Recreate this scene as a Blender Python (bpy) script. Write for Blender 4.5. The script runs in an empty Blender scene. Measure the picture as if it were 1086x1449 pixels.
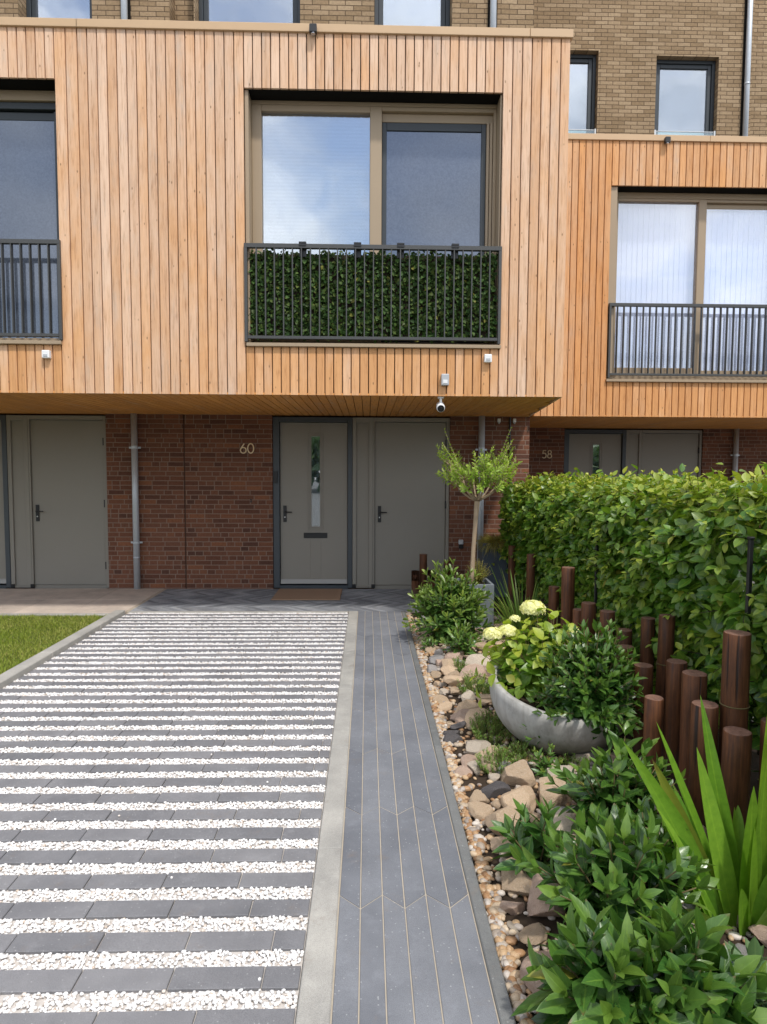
import bpy, math, random
import numpy as np
from mathutils import Vector, Matrix, noise as mnoise
R = math.radians
rng = random.Random(7)
nr = np.random.default_rng(11)
sc = bpy.context.scene
COL = sc.collection

# ------------------------------------------------------------------ node helpers
class NT:
    def __init__(s, name):
        s.m = bpy.data.materials.new(name); s.m.use_nodes = True
        s.t = s.m.node_tree; s.t.nodes.clear()
        s.out = s.t.nodes.new('ShaderNodeOutputMaterial')
    def n(s, typ, **kw):
        nd = s.t.nodes.new(typ)
        for k, v in kw.items(): setattr(nd, k, v)
        return nd
    def put(s, sock, v):
        if hasattr(v, 'is_output'): s.t.links.new(v, sock)
        else:
            if isinstance(v, tuple) and len(v) == 3 and sock.type == 'RGBA': v = v + (1,)
            sock.default_value = v
    def math(s, op, a, b=None, c=None, clamp=False):
        nd = s.n('ShaderNodeMath', operation=op); nd.use_clamp = clamp
        s.put(nd.inputs[0], a)
        if b is not None: s.put(nd.inputs[1], b)
        if c is not None: s.put(nd.inputs[2], c)
        return nd.outputs[0]
    def mix(s, f, a, b, mode='MIX'):
        nd = s.n('ShaderNodeMix', data_type='RGBA', blend_type=mode)
        s.put(nd.inputs[0], f); s.put(nd.inputs[6], a); s.put(nd.inputs[7], b)
        return nd.outputs[2]
    def noise(s, vec, scale, detail=3, rough=.55, dist=0):
        nd = s.n('ShaderNodeTexNoise')
        if vec is not None: s.put(nd.inputs['Vector'], vec)
        nd.inputs['Scale'].default_value = scale; nd.inputs['Detail'].default_value = detail
        nd.inputs['Roughness'].default_value = rough; nd.inputs['Distortion'].default_value = dist
        return nd.outputs['Fac']
    def ramp(s, f, stops, interp='LINEAR'):
        nd = s.n('ShaderNodeValToRGB'); cr = nd.color_ramp; cr.interpolation = interp
        while len(cr.elements) < len(stops): cr.elements.new(0.5)
        for e, (p, c) in zip(cr.elements, stops):
            e.position = p; e.color = (c, c, c, 1) if isinstance(c, (int, float)) else (*c, 1)
        s.put(nd.inputs[0], f); return nd.outputs[0]
    def remap(s, f, a, b, c, d, smooth=False):
        nd = s.n('ShaderNodeMapRange'); nd.interpolation_type = 'SMOOTHSTEP' if smooth else 'LINEAR'
        s.put(nd.inputs[0], f)
        for i, v in enumerate((a, b, c, d)): s.put(nd.inputs[i + 1], v)
        return nd.outputs[0]
    def obj(s): return s.n('ShaderNodeTexCoord').outputs['Object']
    def pos(s): return s.n('ShaderNodeNewGeometry').outputs['Position']
    def island(s): return s.n('ShaderNodeNewGeometry').outputs['Random Per Island']
    def attr(s, name): return s.n('ShaderNodeAttribute', attribute_name=name).outputs['Fac']
    def vscale(s, v, sc3, add=None):
        nd = s.n('ShaderNodeVectorMath', operation='MULTIPLY_ADD')
        s.put(nd.inputs[0], v); nd.inputs[1].default_value = sc3
        if add is not None: s.put(nd.inputs[2], add)
        return nd.outputs[0]
    def comb(s, x, y, z):
        nd = s.n('ShaderNodeCombineXYZ')
        for i, v in enumerate((x, y, z)): s.put(nd.inputs[i], v)
        return nd.outputs[0]
    def sep(s, v):
        nd = s.n('ShaderNodeSeparateXYZ'); s.put(nd.inputs[0], v); return nd.outputs
    def bump(s, h, strength, dist=.01):
        nd = s.n('ShaderNodeBump'); nd.inputs['Strength'].default_value = strength
        nd.inputs['Distance'].default_value = dist; s.put(nd.inputs['Height'], h); return nd.outputs[0]
    def bsdf(s, col, rough=.6, metal=0., spec=.5, normal=None, final=True):
        b = s.n('ShaderNodeBsdfPrincipled')
        s.put(b.inputs['Base Color'], col); s.put(b.inputs['Roughness'], rough)
        s.put(b.inputs['Metallic'], metal); s.put(b.inputs['Specular IOR Level'], spec)
        if normal is not None: s.put(b.inputs['Normal'], normal)
        if final: s.t.links.new(b.outputs[0], s.out.inputs[0])
        return b.outputs[0]
    def mixsh(s, f, a, b, final=True):
        nd = s.n('ShaderNodeMixShader'); s.put(nd.inputs[0], f); s.put(nd.inputs[1], a); s.put(nd.inputs[2], b)
        if final: s.t.links.new(nd.outputs[0], s.out.inputs[0])
        return nd.outputs[0]

def sc3(c, k): return tuple(min(1, x * k) for x in c)

def mat_plain(name, col, rough=.5, metal=0., spec=.5, var=.12, scale=8., bump=.05, bscale=300.):
    n = NT(name); o = n.pos()
    f = n.noise(o, scale, 5, .65)
    c = n.mix(f, sc3(col, 1 - var), sc3(col, 1 + var))
    fine = n.noise(o, bscale, 2)
    r = n.remap(f, 0, 1, rough - .08, min(1, rough + .08))
    n.bsdf(c, r, metal, spec, n.bump(fine, bump, .002) if bump else None); return n.m

def mat_wood(name, fresh, grey, weather=None, grain_axis='z'):
    n = NT(name); o = n.obj(); isl = n.island()
    off = n.comb(n.math('MULTIPLY', isl, 37.), n.math('MULTIPLY', isl, 11.), n.math('MULTIPLY', isl, 53.))
    s1 = {'z': (1, 1, .06), 'y': (1, .06, 1)}[grain_axis]
    p = n.vscale(o, s1, off)
    g1 = n.noise(p, 55, 4, .6, .4); g2 = n.noise(p, 210, 2, .5)
    big = n.noise(n.vscale(o, {'z': (1, 1, .5), 'y': (1, .5, 1)}[grain_axis], off), 2.6, 4, .6)
    w = n.attr('weather') if weather is None else weather
    w2 = n.math('ADD', w, n.remap(big, .3, .7, -.4, .4)); w2 = n.math('ADD', w2, n.remap(isl, 0, 1, -.22, .22), clamp=True)
    base = n.mix(w2, fresh, grey)
    silver = n.math('MULTIPLY', n.remap(n.noise(n.vscale(o, (1, 1, .22) if grain_axis == 'z' else (1, .22, 1), off), 9, 5, .7), .50, .72, 0, 1, True), n.math('MULTIPLY', w2, .62))
    base = n.mix(silver, base, (.52, .43, .36))
    if grain_axis == 'z':
        drip = n.remap(n.noise(n.vscale(o, (1, 1, .035)), 26, 3, .6), .60, .72, 0, .38, True)
        base = n.mix(n.math('MULTIPLY', drip, n.remap(n.noise(o, 1.7, 3), .4, .65, 0, 1, True)), base, sc3(fresh, .55))
    iv = n.math('FRACT', n.math('MULTIPLY', isl, 17.3))
    tint = n.mix(iv, (.91, .87, .83), (1.06, 1.06, 1.06))
    base = n.mix(1., base, tint, 'MULTIPLY')
    gr = n.math('ADD', n.math('MULTIPLY', g1, .7), n.math('MULTIPLY', g2, .3))
    base = n.mix(1., base, n.ramp(gr, [(.3, (.58, .47, .38)), (.46, (.93, .90, .87)), (.7, (1.08, 1.08, 1.07))]), 'MULTIPLY')
    v = n.n('ShaderNodeTexVoronoi'); n.put(v.inputs['Vector'], n.vscale(o, {'z': (1, 1, .42), 'y': (1, .42, 1)}[grain_axis], off)); v.inputs['Scale'].default_value = 17
    rnd = n.sep(v.outputs['Color'])[0]
    kn = n.math('MULTIPLY', n.remap(v.outputs['Distance'], .05, .13, 1, 0, True), n.math('GREATER_THAN', rnd, .42))
    base = n.mix(n.math('MULTIPLY', kn, .85), base, sc3(fresh, .30))
    n.bsdf(base, n.remap(g1, 0, 1, .55, .8), 0, .25, n.bump(gr, .35, .003)); return n.m

def mat_brick(name, stops, mortar, wild=False, L=.21, Hh=.0625, j0=.0035, j1=.0065):
    n = NT(name); o = n.obj(); x, y, z = n.sep(o)[0:3]
    nrm = n.sep(n.n('ShaderNodeNewGeometry').outputs['Normal'])[0]
    side = n.math('GREATER_THAN', n.math('ABSOLUTE', nrm), .5)
    u = n.math('ADD', n.math('MULTIPLY', y, side), n.math('MULTIPLY', x, n.math('SUBTRACT', 1., side)))
    wob = n.math('MULTIPLY', n.math('SUBTRACT', n.noise(o, 9, 2), .5), .006)
    v = n.math('DIVIDE', n.math('ADD', z, wob), Hh)
    row = n.math('FLOOR', v); fv = n.math('FRACT', v)
    if wild:
        wn = n.n('ShaderNodeTexWhiteNoise', noise_dimensions='1D'); n.put(wn.inputs['W'], row)
        off = n.math('MULTIPLY', n.math('FLOOR', n.math('MULTIPLY', wn.outputs['Value'], 8.)), .125)
    else: off = n.math('MULTIPLY', n.math('MODULO', n.math('ADD', row, 1000.), 2.), .5)
    uu = n.math('ADD', n.math('DIVIDE', n.math('ADD', u, wob), L), off)
    colm = n.math('FLOOR', uu); fu = n.math('FRACT', uu)
    w2 = n.n('ShaderNodeTexWhiteNoise', noise_dimensions='2D'); n.put(w2.inputs['Vector'], n.comb(row, colm, 0.))
    rv = w2.outputs['Value']
    du = n.math('MULTIPLY', n.math('MINIMUM', fu, n.math('SUBTRACT', 1., fu)), L)
    half = None
    if wild:
        sp = n.math('LESS_THAN', n.math('FRACT', n.math('MULTIPLY', rv, 7.77)), .3)
        dh = n.math('ADD', n.math('MULTIPLY', n.math('ABSOLUTE', n.math('SUBTRACT', fu, .5)), L), n.math('MULTIPLY', n.math('SUBTRACT', 1., sp), 1.))
        du = n.math('MINIMUM', du, dh)
        rv = n.math('FRACT', n.math('ADD', rv, n.math('MULTIPLY', n.math('MULTIPLY', sp, n.math('GREATER_THAN', fu, .5)), .37)))
    dv = n.math('MULTIPLY', n.math('MINIMUM', fv, n.math('SUBTRACT', 1., fv)), Hh)
    d = n.math('ADD', n.math('MINIMUM', du, dv), n.math('MULTIPLY', n.math('SUBTRACT', n.noise(o, 160, 3), .5), .004))
    mask = n.remap(d, j0, j1, 0, 1, True)
    c = n.ramp(rv, stops)
    blot = n.noise(o, 34, 4, .7)
    c = n.mix(1., c, n.ramp(blot, [(.25, (.72, .70, .70)), (.6, (1.06, 1.06, 1.04))]), 'MULTIPLY')
    big = n.noise(o, .9, 3)
    c = n.mix(1., c, n.ramp(big, [(.3, (.86, .86, .86)), (.7, (1.05, 1.05, 1.05))]), 'MULTIPLY')
    mc = n.mix(n.noise(o, 60, 3), sc3(mortar, .75), sc3(mortar, 1.15))
    c = n.mix(mask, mc, c)
    h = n.math('ADD', n.math('MULTIPLY', mask, 1.), n.math('MULTIPLY', n.noise(o, 220, 3), .25))
    n.bsdf(c, .88, 0, .2, n.bump(h, .7, .006)); return n.m

def mat_leaf(name, dark, mid, light, young, rough=.40, transl=.25, vein=.25, spec=.5, parallel=False, brown=.012):
    n = NT(name); isl = n.island()
    c = n.ramp(isl, [(0, dark), (.5, mid), (1, light)])
    c = n.mix(n.attr('age'), c, young)
    lu, lv = n.attr('lu'), n.attr('lv')
    au = n.math('ABSOLUTE', lu)
    mid_r = n.remap(au, .02, .13, 1, 0, True)
    sv = n.math('ABSOLUTE', n.math('SINE', n.math('MULTIPLY', n.math('SUBTRACT', lv, n.math('MULTIPLY', au, .28)), 26.)))
    if parallel: sv = n.math('ABSOLUTE', n.math('SINE', n.math('MULTIPLY', lu, 19.)))
    side = n.remap(sv, 0., .22 if not parallel else .5, .55, 0, True)
    vv = n.math('MULTIPLY', n.math('MAXIMUM', mid_r, side), vein)
    c = n.mix(vv, c, sc3(tuple(.5 * (a + b) for a, b in zip(light, young)), 1.25))
    blot = n.noise(n.pos(), 45, 3)
    c = n.mix(1., c, n.ramp(blot, [(.3, (.82, .86, .8)), (.7, (1.1, 1.08, 1.05))]), 'MULTIPLY')
    if brown:
        i2 = n.math('FRACT', n.math('MULTIPLY', isl, 91.7))
        c = n.mix(n.math('MULTIPLY', n.math('LESS_THAN', i2, brown), .7), c, (.26, .24, .04))
        tipb = n.math('MULTIPLY', n.remap(n.math('ADD', lv, n.math('MULTIPLY', n.noise(n.pos(), 120, 3), .25)), 1.02, 1.14, 0, 1, True), n.math('LESS_THAN', n.math('FRACT', n.math('MULTIPLY', isl, 37.3)), .35))
        c = n.mix(n.math('MULTIPLY', tipb, .85), c, (.13, .075, .03))
    back = n.n('ShaderNodeNewGeometry').outputs['Backfacing']
    c = n.mix(n.math('MULTIPLY', back, .35), c, sc3(light, 1.2))
    nm = n.bump(n.math('ADD', n.math('MULTIPLY', vv, -1.), n.math('MULTIPLY', blot, .5)), .25, .003)
    p = n.bsdf(c, n.remap(isl, 0, 1, rough - .06, rough + .1), 0, spec, nm, final=False)
    t = n.n('ShaderNodeBsdfTranslucent'); n.put(t.inputs[0], n.mix(1., c, (1.5, 1.55, .7), 'MULTIPLY'))
    n.mixsh(transl, p, t.outputs[0]); return n.m

def mat_rock(name, a, b, vein):
    n = NT(name); o = n.obj()
    ri = n.n('ShaderNodeObjectInfo').outputs['Random']
    p = n.vscale(o, (1, 1, 1), n.comb(n.math('MULTIPLY', ri, 31.), n.math('MULTIPLY', ri, 17.), 0.))
    f = n.noise(p, 9, 6, .65, .6)
    band = n.noise(n.vscale(p, (1, 1, 3.5)), 14, 4, .6, 1.2)
    c = n.mix(f, a, b)
    c = n.mix(n.remap(band, .52, .68, 0, .8, True), c, vein)
    dk = n.remap(n.noise(p, 5, 4, .7), .56, .72, 0, .5, True); c = n.mix(dk, c, sc3(a, .5))
    sp = n.noise(p, 160, 3, .7)
    c = n.mix(1., c, n.ramp(sp, [(.3, (.6, .59, .58)), (.65, (1.15, 1.15, 1.15))]), 'MULTIPLY')
    c = n.mix(1., c, n.mix(ri, (.8, .8, .8), (1.12, 1.1, 1.08)), 'MULTIPLY')
    h = n.math('ADD', n.math('MULTIPLY', f, 1.), n.math('MULTIPLY', sp, .3))
    n.bsdf(c, .78, 0, .3, n.bump(h, .8, .014)); return n.m

def mat_pebble(name, stops, rough=.6):
    n = NT(name); c = n.ramp(n.island(), stops)
    f = n.noise(n.pos(), 190, 3, .6)
    c = n.mix(1., c, n.ramp(f, [(.3, (.84, .82, .80)), (.7, (1.06, 1.06, 1.06))]), 'MULTIPLY')
    n.bsdf(c, rough, 0, .35, n.bump(f, .3, .003)); return n.m

def mat_paver(name, a, b, speck=.5, joint=None, rough=.75):
    n = NT(name); o = n.pos(); isl = n.island()
    c = n.mix(isl, a, b)
    st = n.noise(o, 3.2, 5, .6)
    c = n.mix(1., c, n.ramp(st, [(.3, (.78, .78, .79)), (.7, (1.14, 1.13, 1.12))]), 'MULTIPLY')
    f = n.noise(o, 420, 3, .7)
    c = n.mix(1., c, n.ramp(f, [(.35, (.74, .74, .75)), (.6, (1.1, 1.1, 1.1))]), 'MULTIPLY')
    v = n.n('ShaderNodeTexVoronoi'); n.put(v.inputs['Vector'], o); v.inputs['Scale'].default_value = 75
    rn = n.sep(v.outputs['Color'])[0]
    k = n.math('MULTIPLY', n.remap(v.outputs['Distance'], .1, .26, 1, 0, True), n.math('GREATER_THAN', rn, .80))
    c = n.mix(n.math('MULTIPLY', k, speck), c, (.42, .42, .41))
    c = n.mix(n.math('MULTIPLY', n.remap(n.noise(o, 11, 5, .75), .5, .75, 0, 1, True), .3), c, sc3(b, 1.45))
    mud = n.remap(n.noise(o, 6, 5, .75), .56, .78, 0, .42, True)
    c = n.mix(mud, c, (.20, .15, .11))
    n.bsdf(c, rough, 0, .35, n.bump(f, .35, .002)); return n.m

def mat_glass(name, refl=.35, tint=(.86, .9, .92), gcol=(.92, .95, 1)):
    n = NT(name)
    tr = n.n('ShaderNodeBsdfTransparent'); n.put(tr.inputs[0], tint)
    g = n.n('ShaderNodeBsdfGlossy'); n.put(g.inputs[0], gcol); g.inputs['Roughness'].default_value = .015
    wv = n.noise(n.vscale(n.pos(), (1, .2, 1)), 1.6, 1); n.put(g.inputs['Normal'], n.bump(wv, .02, .2))
    lw = n.n('ShaderNodeLayerWeight'); lw.inputs['Blend'].default_value = .35
    f = n.math('ADD', refl, n.math('MULTIPLY', lw.outputs['Facing'], .5), clamp=True)
    n.mixsh(f, tr.outputs[0], g.outputs[0]); return n.m

M = {}
M['clad'] = mat_wood('larch_cladding', (.66, .36, .165), (.71, .505, .365))
M['clad58'] = mat_wood('larch_cladding_fresh', (.65, .33, .135), (.66, .42, .25))
M['soffit'] = mat_wood('oiled_soffit_wood', (.70, .325, .085), (.62, .30, .10), weather=.3, grain_axis='y')
M['coping'] = mat_plain('sand_coated_metal', (.53, .36, .21), .5, 0, .4, .06, 5, .02)
M['brick_low'] = mat_brick('brown_red_brick', [(0, (.105, .05, .036)), (.25, (.17, .07, .043)), (.55, (.20, .086, .052)), (.8, (.175, .078, .05)), (1, (.26, .105, .054))], (.27, .19, .145), True)
M['brick_up'] = mat_brick('tan_brick', [(0, (.27, .185, .105)), (.5, (.335, .235, .14)), (1, (.40, .29, .18))], (.10, .065, .04), False, j0=.003, j1=.006)
M['tan'] = mat_plain('bronze_frame', (.34, .255, .165), .42, .1, .5, .05, 3, .02)
M['anth'] = mat_plain('anthracite_metal', (.035, .042, .048), .42, .1, .5, .08, 4, .02)
M['rail'] = mat_plain('grey_railing_metal', (.062, .062, .06), .45, .2, .5, .08, 4, .02)
M['door'] = mat_plain('warm_grey_door_paint', (.262, .243, .208), .5, 0, .4, .05, 2, .12, 500)
M['doorframe'] = mat_plain('dark_grey_frame', (.055, .065, .075), .45, 0, .5, .08, 3, .03)
M['black'] = mat_plain('black_plastic', (.012, .012, .013), .4, 0, .5, .1, 6, .02)
M['gap'] = mat_plain('brown_shadow_gap', (.05, .026, .012), .9, 0, .1, .2, 30, .1)
M['wallcore'] = mat_plain('brown_wall_core', (.085, .05, .036), .9, 0, .1, .2, 30, .1)  # brick-brown core, showing as the dark joint between the houses
M['dark'] = mat_plain('dark_membrane', (.012, .011, .01), .9, 0, .1, .1, 3, 0)
M['white'] = mat_plain('white_plastic', (.75, .75, .74), .4, 0, .5, .04, 5, .02)
M['greyplas'] = mat_plain('grey_plastic', (.42, .43, .44), .45, 0, .5, .05, 5, .02)
M['galv'] = mat_plain('galvanised_steel', (.50, .53, .56), .38, .25, .5, .15, 14, .05, 90)
M['brass'] = mat_plain('pale_brass', (.86, .70, .46), .4, .1, .5, .05, 5, .02)
M['alu'] = mat_plain('brushed_aluminium', (.55, .55, .54), .4, .6, .5, .06, 6, .03)
M['bar'] = mat_plain('dull_grey_bar', (.30, .29, .27), .5, .2, .5, .06, 6, .03)
M['glass'] = mat_glass('window_glass', .30)
M['glassc'] = mat_glass('clear_glass', .16, (.96, .97, 1))
M['glassd'] = mat_glass('door_glass', .38, (.75, .8, .8))
M['glassb'] = mat_glass('balustrade_glass', .12, (.82, .93, .90))
M['room'] = mat_plain('dim_room', (.03, .035, .042), .9, 0, .1, .2, 1.5, 0)  # dark colour stands in for the unlit rooms behind the panes
def _blind():
    n = NT('pleated_blind'); z = n.sep(n.pos())[2]
    s = n.math('SINE', n.math('MULTIPLY', z, 2 * math.pi / .034))
    big = n.noise(n.pos(), 1.3, 3)
    c = n.mix(n.remap(s, -1, 1, 0, .25), (.40, .47, .53), (.28, .34, .40))
    n.bsdf(n.mix(n.math('MULTIPLY', big, .3), c, (.36, .42, .48)), .8, 0, .2, n.bump(s, .12, .006)); return n.m
M['blind'] = _blind()
M['ublind'] = mat_plain('blue_grey_roller_blind', (.30, .36, .44), .8, 0, .2, .05, 5, .1, 400)
M['vblind'] = mat_plain('pale_slat_fabric', (.82, .85, .92), .8, 0, .2, .04, 5, .1, 400)
def _screen():
    n = NT('insect_screen'); x, y, z = n.sep(n.pos())[0:3]
    m1 = n.math('SINE', n.math('MULTIPLY', x, 900.)); m2 = n.math('SINE', n.math('MULTIPLY', z, 900.))
    st = n.noise(n.vscale(n.pos(), (60, 1, 60)), 1., 3, .7)
    c = n.mix(n.remap(st, .3, .7, 0, 1), (.018, .025, .042), (.062, .078, .108))
    p = n.bsdf(c, .6, 0, .4, n.bump(n.math('ADD', st, n.math('MULTIPLY', n.math('MULTIPLY', m1, m2), .1)), .25, .004), final=False)
    g = n.n('ShaderNodeBsdfGlossy'); n.put(g.inputs[0], (.75, .82, .95)); g.inputs['Roughness'].default_value = .06
    n.mixsh(.15, p, g.outputs[0]); return n.m
M['screen'] = _screen()
M['paver'] = mat_paver('slate_grey_paver', (.165, .165, .172), (.21, .207, .212))
M['plank'] = mat_paver('blue_grey_plank_paver', (.145, .153, .170), (.19, .198, .214), .6)
M['herring'] = mat_paver('lightened_herringbone_paver', (.13, .138, .152), (.30, .31, .325), .4)  # lightened to offset the overhang's shade; wide tone range brings out the chevrons
M['kerb'] = mat_paver('light_concrete_kerb', (.33, .32, .29), (.37, .355, .32), .35)
M['edge'] = mat_paver('dark_concrete_edging', (.145, .15, .148), (.175, .178, .172), .4)
M['slab'] = mat_paver('beige_slab', (.46, .385, .32), (.53, .445, .37), .15)
M['joint'] = mat_plain('sand_joint', (.40, .345, .27), .95, 0, .1, .2, 30, .2, 600)
M['gravelbase'] = mat_plain('gravel_bed', (.50, .46, .42), .95, 0, .1, .3, 90, .3, 300)
M['gravel'] = mat_pebble('white_marble_gravel', [(0, (.52, .42, .33)), (.04, (.68, .60, .53)), (.14, (.76, .73, .70)), (.6, (.83, .82, .81)), (1, (.88, .875, .87))], .5)
M['pebble'] = mat_pebble('mixed_river_pebbles', [(0, (.26, .14, .07)), (.2, (.38, .22, .11)), (.4, (.48, .33, .19)), (.6, (.55, .44, .31)), (.8, (.27, .23, .20)), (1, (.60, .54, .47))], .45)
M['soil'] = mat_plain('dark_soil', (.045, .032, .022), .98, 0, .1, .5, 30, .8, 160)
M['ground'] = mat_plain('street_ground', (.14, .135, .125), .9, 0, .2, .25, 2, .2, 120)
M['turf'] = mat_plain('turf_soil', (.075, .095, .02), .95, 0, .1, .4, 20, .4, 200)
M['grass'] = mat_leaf('lawn_grass', (.12, .18, .018), (.20, .265, .028), (.29, .345, .05), (.48, .41, .15), .55, .3, 0., .3, brown=0)
def _post():
    n = NT('stained_timber_post'); o = n.pos(); ri = n.n('ShaderNodeObjectInfo').outputs['Random']
    off = n.comb(n.math('MULTIPLY', ri, 13.), n.math('MULTIPLY', ri, 7.), 0.)
    p = n.vscale(o, (1, 1, .05), off); g = n.noise(p, 70, 4, .65, .5); g2 = n.noise(p, 230, 3, .6)
    bl = n.noise(n.vscale(o, (1, 1, .35), off), 16, 4, .65)
    c = n.ramp(g, [(.25, (.035, .014, .009)), (.5, (.10, .038, .015)), (.75, (.175, .070, .027))])
    c = n.mix(1., c, n.ramp(bl, [(.3, (.62, .60, .60)), (.7, (1.18, 1.14, 1.08))]), 'MULTIPLY')
    c = n.mix(1., c, n.mix(ri, (.8, .8, .8), (1.2, 1.16, 1.1)), 'MULTIPLY')
    crk = n.remap(n.noise(n.vscale(o, (1, 1, .03), off), 34, 2, .5), .655, .70, 0, 1, True)
    c = n.mix(n.math('MULTIPLY', crk, .85), c, (.010, .006, .005))
    nz = n.sep(n.n('ShaderNodeNewGeometry').outputs['Normal'])[2]
    top = n.remap(nz, .7, .85, 0, 1)
    tc = n.ramp(n.noise(n.vscale(o, (1, 1, 1), off), 60, 4, .7), [(.3, (.11, .055, .036)), (.7, (.24, .135, .095))])
    c = n.mix(top, c, tc)
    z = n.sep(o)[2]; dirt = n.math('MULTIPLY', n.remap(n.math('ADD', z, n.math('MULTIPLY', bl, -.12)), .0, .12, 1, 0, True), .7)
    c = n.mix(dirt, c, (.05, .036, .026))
    h = n.math('ADD', n.math('MULTIPLY', g, .7), n.math('ADD', n.math('MULTIPLY', g2, .3), n.math('MULTIPLY', crk, -1.2)))
    n.bsdf(c, n.remap(g, .3, .7, .5, .75), 0, .35, n.bump(h, .6, .004)); return n.m
M['post'] = _post()
M['planter'] = mat_plain('grey_fibre_planter', (.17, .19, .205), .6, 0, .35, .08, 5, .08, 250)
M['planterd'] = mat_plain('dark_blue_grey_planter', (.062, .075, .095), .6, 0, .35, .08, 5, .08, 250)
def _bowl():
    n = NT('cast_concrete'); o = n.pos(); a = n.noise(o, 6, 5, .65); f = n.noise(o, 170, 3, .7)
    st = n.noise(n.vscale(o, (1, 1, .18)), 22, 4, .65)
    c = n.ramp(a, [(.3, (.27, .26, .24)), (.5, (.37, .36, .335)), (.72, (.45, .435, .41))])
    c = n.mix(1., c, n.ramp(st, [(.35, (.80, .79, .77)), (.6, (1.05, 1.05, 1.05))]), 'MULTIPLY')
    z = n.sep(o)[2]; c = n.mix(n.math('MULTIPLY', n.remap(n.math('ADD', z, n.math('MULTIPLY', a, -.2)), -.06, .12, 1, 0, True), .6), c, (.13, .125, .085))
    v = n.n('ShaderNodeTexVoronoi'); n.put(v.inputs['Vector'], o); v.inputs['Scale'].default_value = 60
    pit = n.math('MULTIPLY', n.remap(v.outputs['Distance'], .08, .2, 1, 0, True), n.math('GREATER_THAN', n.sep(v.outputs['Color'])[0], .72))
    c = n.mix(n.math('MULTIPLY', pit, .45), c, (.10, .095, .085))
    n.bsdf(c, .82, 0, .25, n.bump(n.math('SUBTRACT', n.math('ADD', n.math('MULTIPLY', a, .8), n.math('MULTIPLY', f, .3)), pit), .4, .004)); return n.m
M['bowl'] = _bowl()
M['mat'] = mat_plain('coir_mat', (.30, .20, .135), .98, 0, .1, .25, 60, .9, 380)
M['bark'] = mat_plain('pale_olive_bark', (.36, .27, .18), .85, 0, .2, .3, 18, .5, 90)
M['stem'] = mat_plain('brown_green_stem', (.13, .105, .045), .8, 0, .2, .3, 18, .3, 120)
M['twig'] = mat_plain('dark_twig', (.045, .033, .022), .9, 0, .2, .3, 18, .3, 120)
M['hedge'] = mat_leaf('hornbeam_leaf', (.036, .108, .010), (.068, .17, .016), (.125, .25, .026), (.42, .42, .045), .38, .22, .4)
M['olive'] = mat_leaf('olive_leaf', (.20, .33, .035), (.28, .41, .05), (.38, .50, .09), (.50, .54, .12), .45, .3, .1)
M['laurel'] = mat_leaf('glossy_shrub_leaf', (.022, .072, .014), (.042, .118, .02), (.08, .18, .032), (.22, .32, .04), .30, .2, .45, .6)
M['pitto'] = mat_leaf('pale_shrub_leaf', (.05, .125, .025), (.085, .18, .035), (.15, .27, .055), (.34, .36, .05), .36, .2, .22)
M['lime'] = mat_leaf('lime_leaf', (.09, .19, .018), (.15, .27, .025), (.23, .35, .038), (.42, .45, .055), .4, .32, .35)
M['petal'] = mat_leaf('cream_petal', (.74, .70, .40), (.80, .77, .48), (.84, .82, .58), (.78, .76, .28), .6, .25, .05, .2, brown=0)
M['strap'] = mat_leaf('strap_leaf', (.045, .125, .018), (.075, .18, .025), (.12, .25, .035), (.33, .32, .08), .38, .28, .2, parallel=True)
M['sword'] = mat_leaf('sword_leaf', (.06, .17, .015), (.10, .24, .02), (.19, .36, .035), (.30, .43, .04), .36, .36, .28, parallel=True)
M['sedge'] = mat_leaf('sedge_blade', (.18, .20, .03), (.28, .28, .05), (.42, .38, .10), (.52, .40, .16), .5, .3, 0)
M['heath'] = mat_leaf('heather_needle', (.07, .16, .02), (.115, .23, .028), (.18, .31, .04), (.24, .16, .07), .5, .2, 0)
M['ivy'] = mat_leaf('artificial_ivy', (.016, .045, .008), (.032, .08, .014), (.065, .13, .026), (.14, .17, .04), .55, .15, .2, .25)
M['ribbed'] = mat_leaf('ribbed_leaf', (.06, .12, .05), (.08, .15, .06), (.11, .19, .07), (.2, .25, .08), .4, .2, .5)
M['far'] = mat_leaf('street_tree_leaf', (.03, .07, .015), (.05, .10, .02), (.08, .14, .03), (.1, .16, .03), .6, .1, 0)
ROCK = {'sandy tan': mat_rock('sandy_stone', (.50, .34, .21), (.64, .50, .35), (.70, .60, .47)),
        'pinkish brown': mat_rock('pink_stone', (.42, .285, .21), (.57, .43, .34), (.64, .53, .44)),
        'pale cream': mat_rock('cream_stone', (.55, .46, .36), (.64, .57, .47), (.44, .31, .21)),
        'mid grey': mat_rock('grey_stone', (.30, .28, .27), (.43, .405, .39), (.46, .43, .40)),
        'dark slate': mat_rock('slate_stone', (.085, .08, .085), (.15, .14, .14), (.30, .25, .22))}

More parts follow.
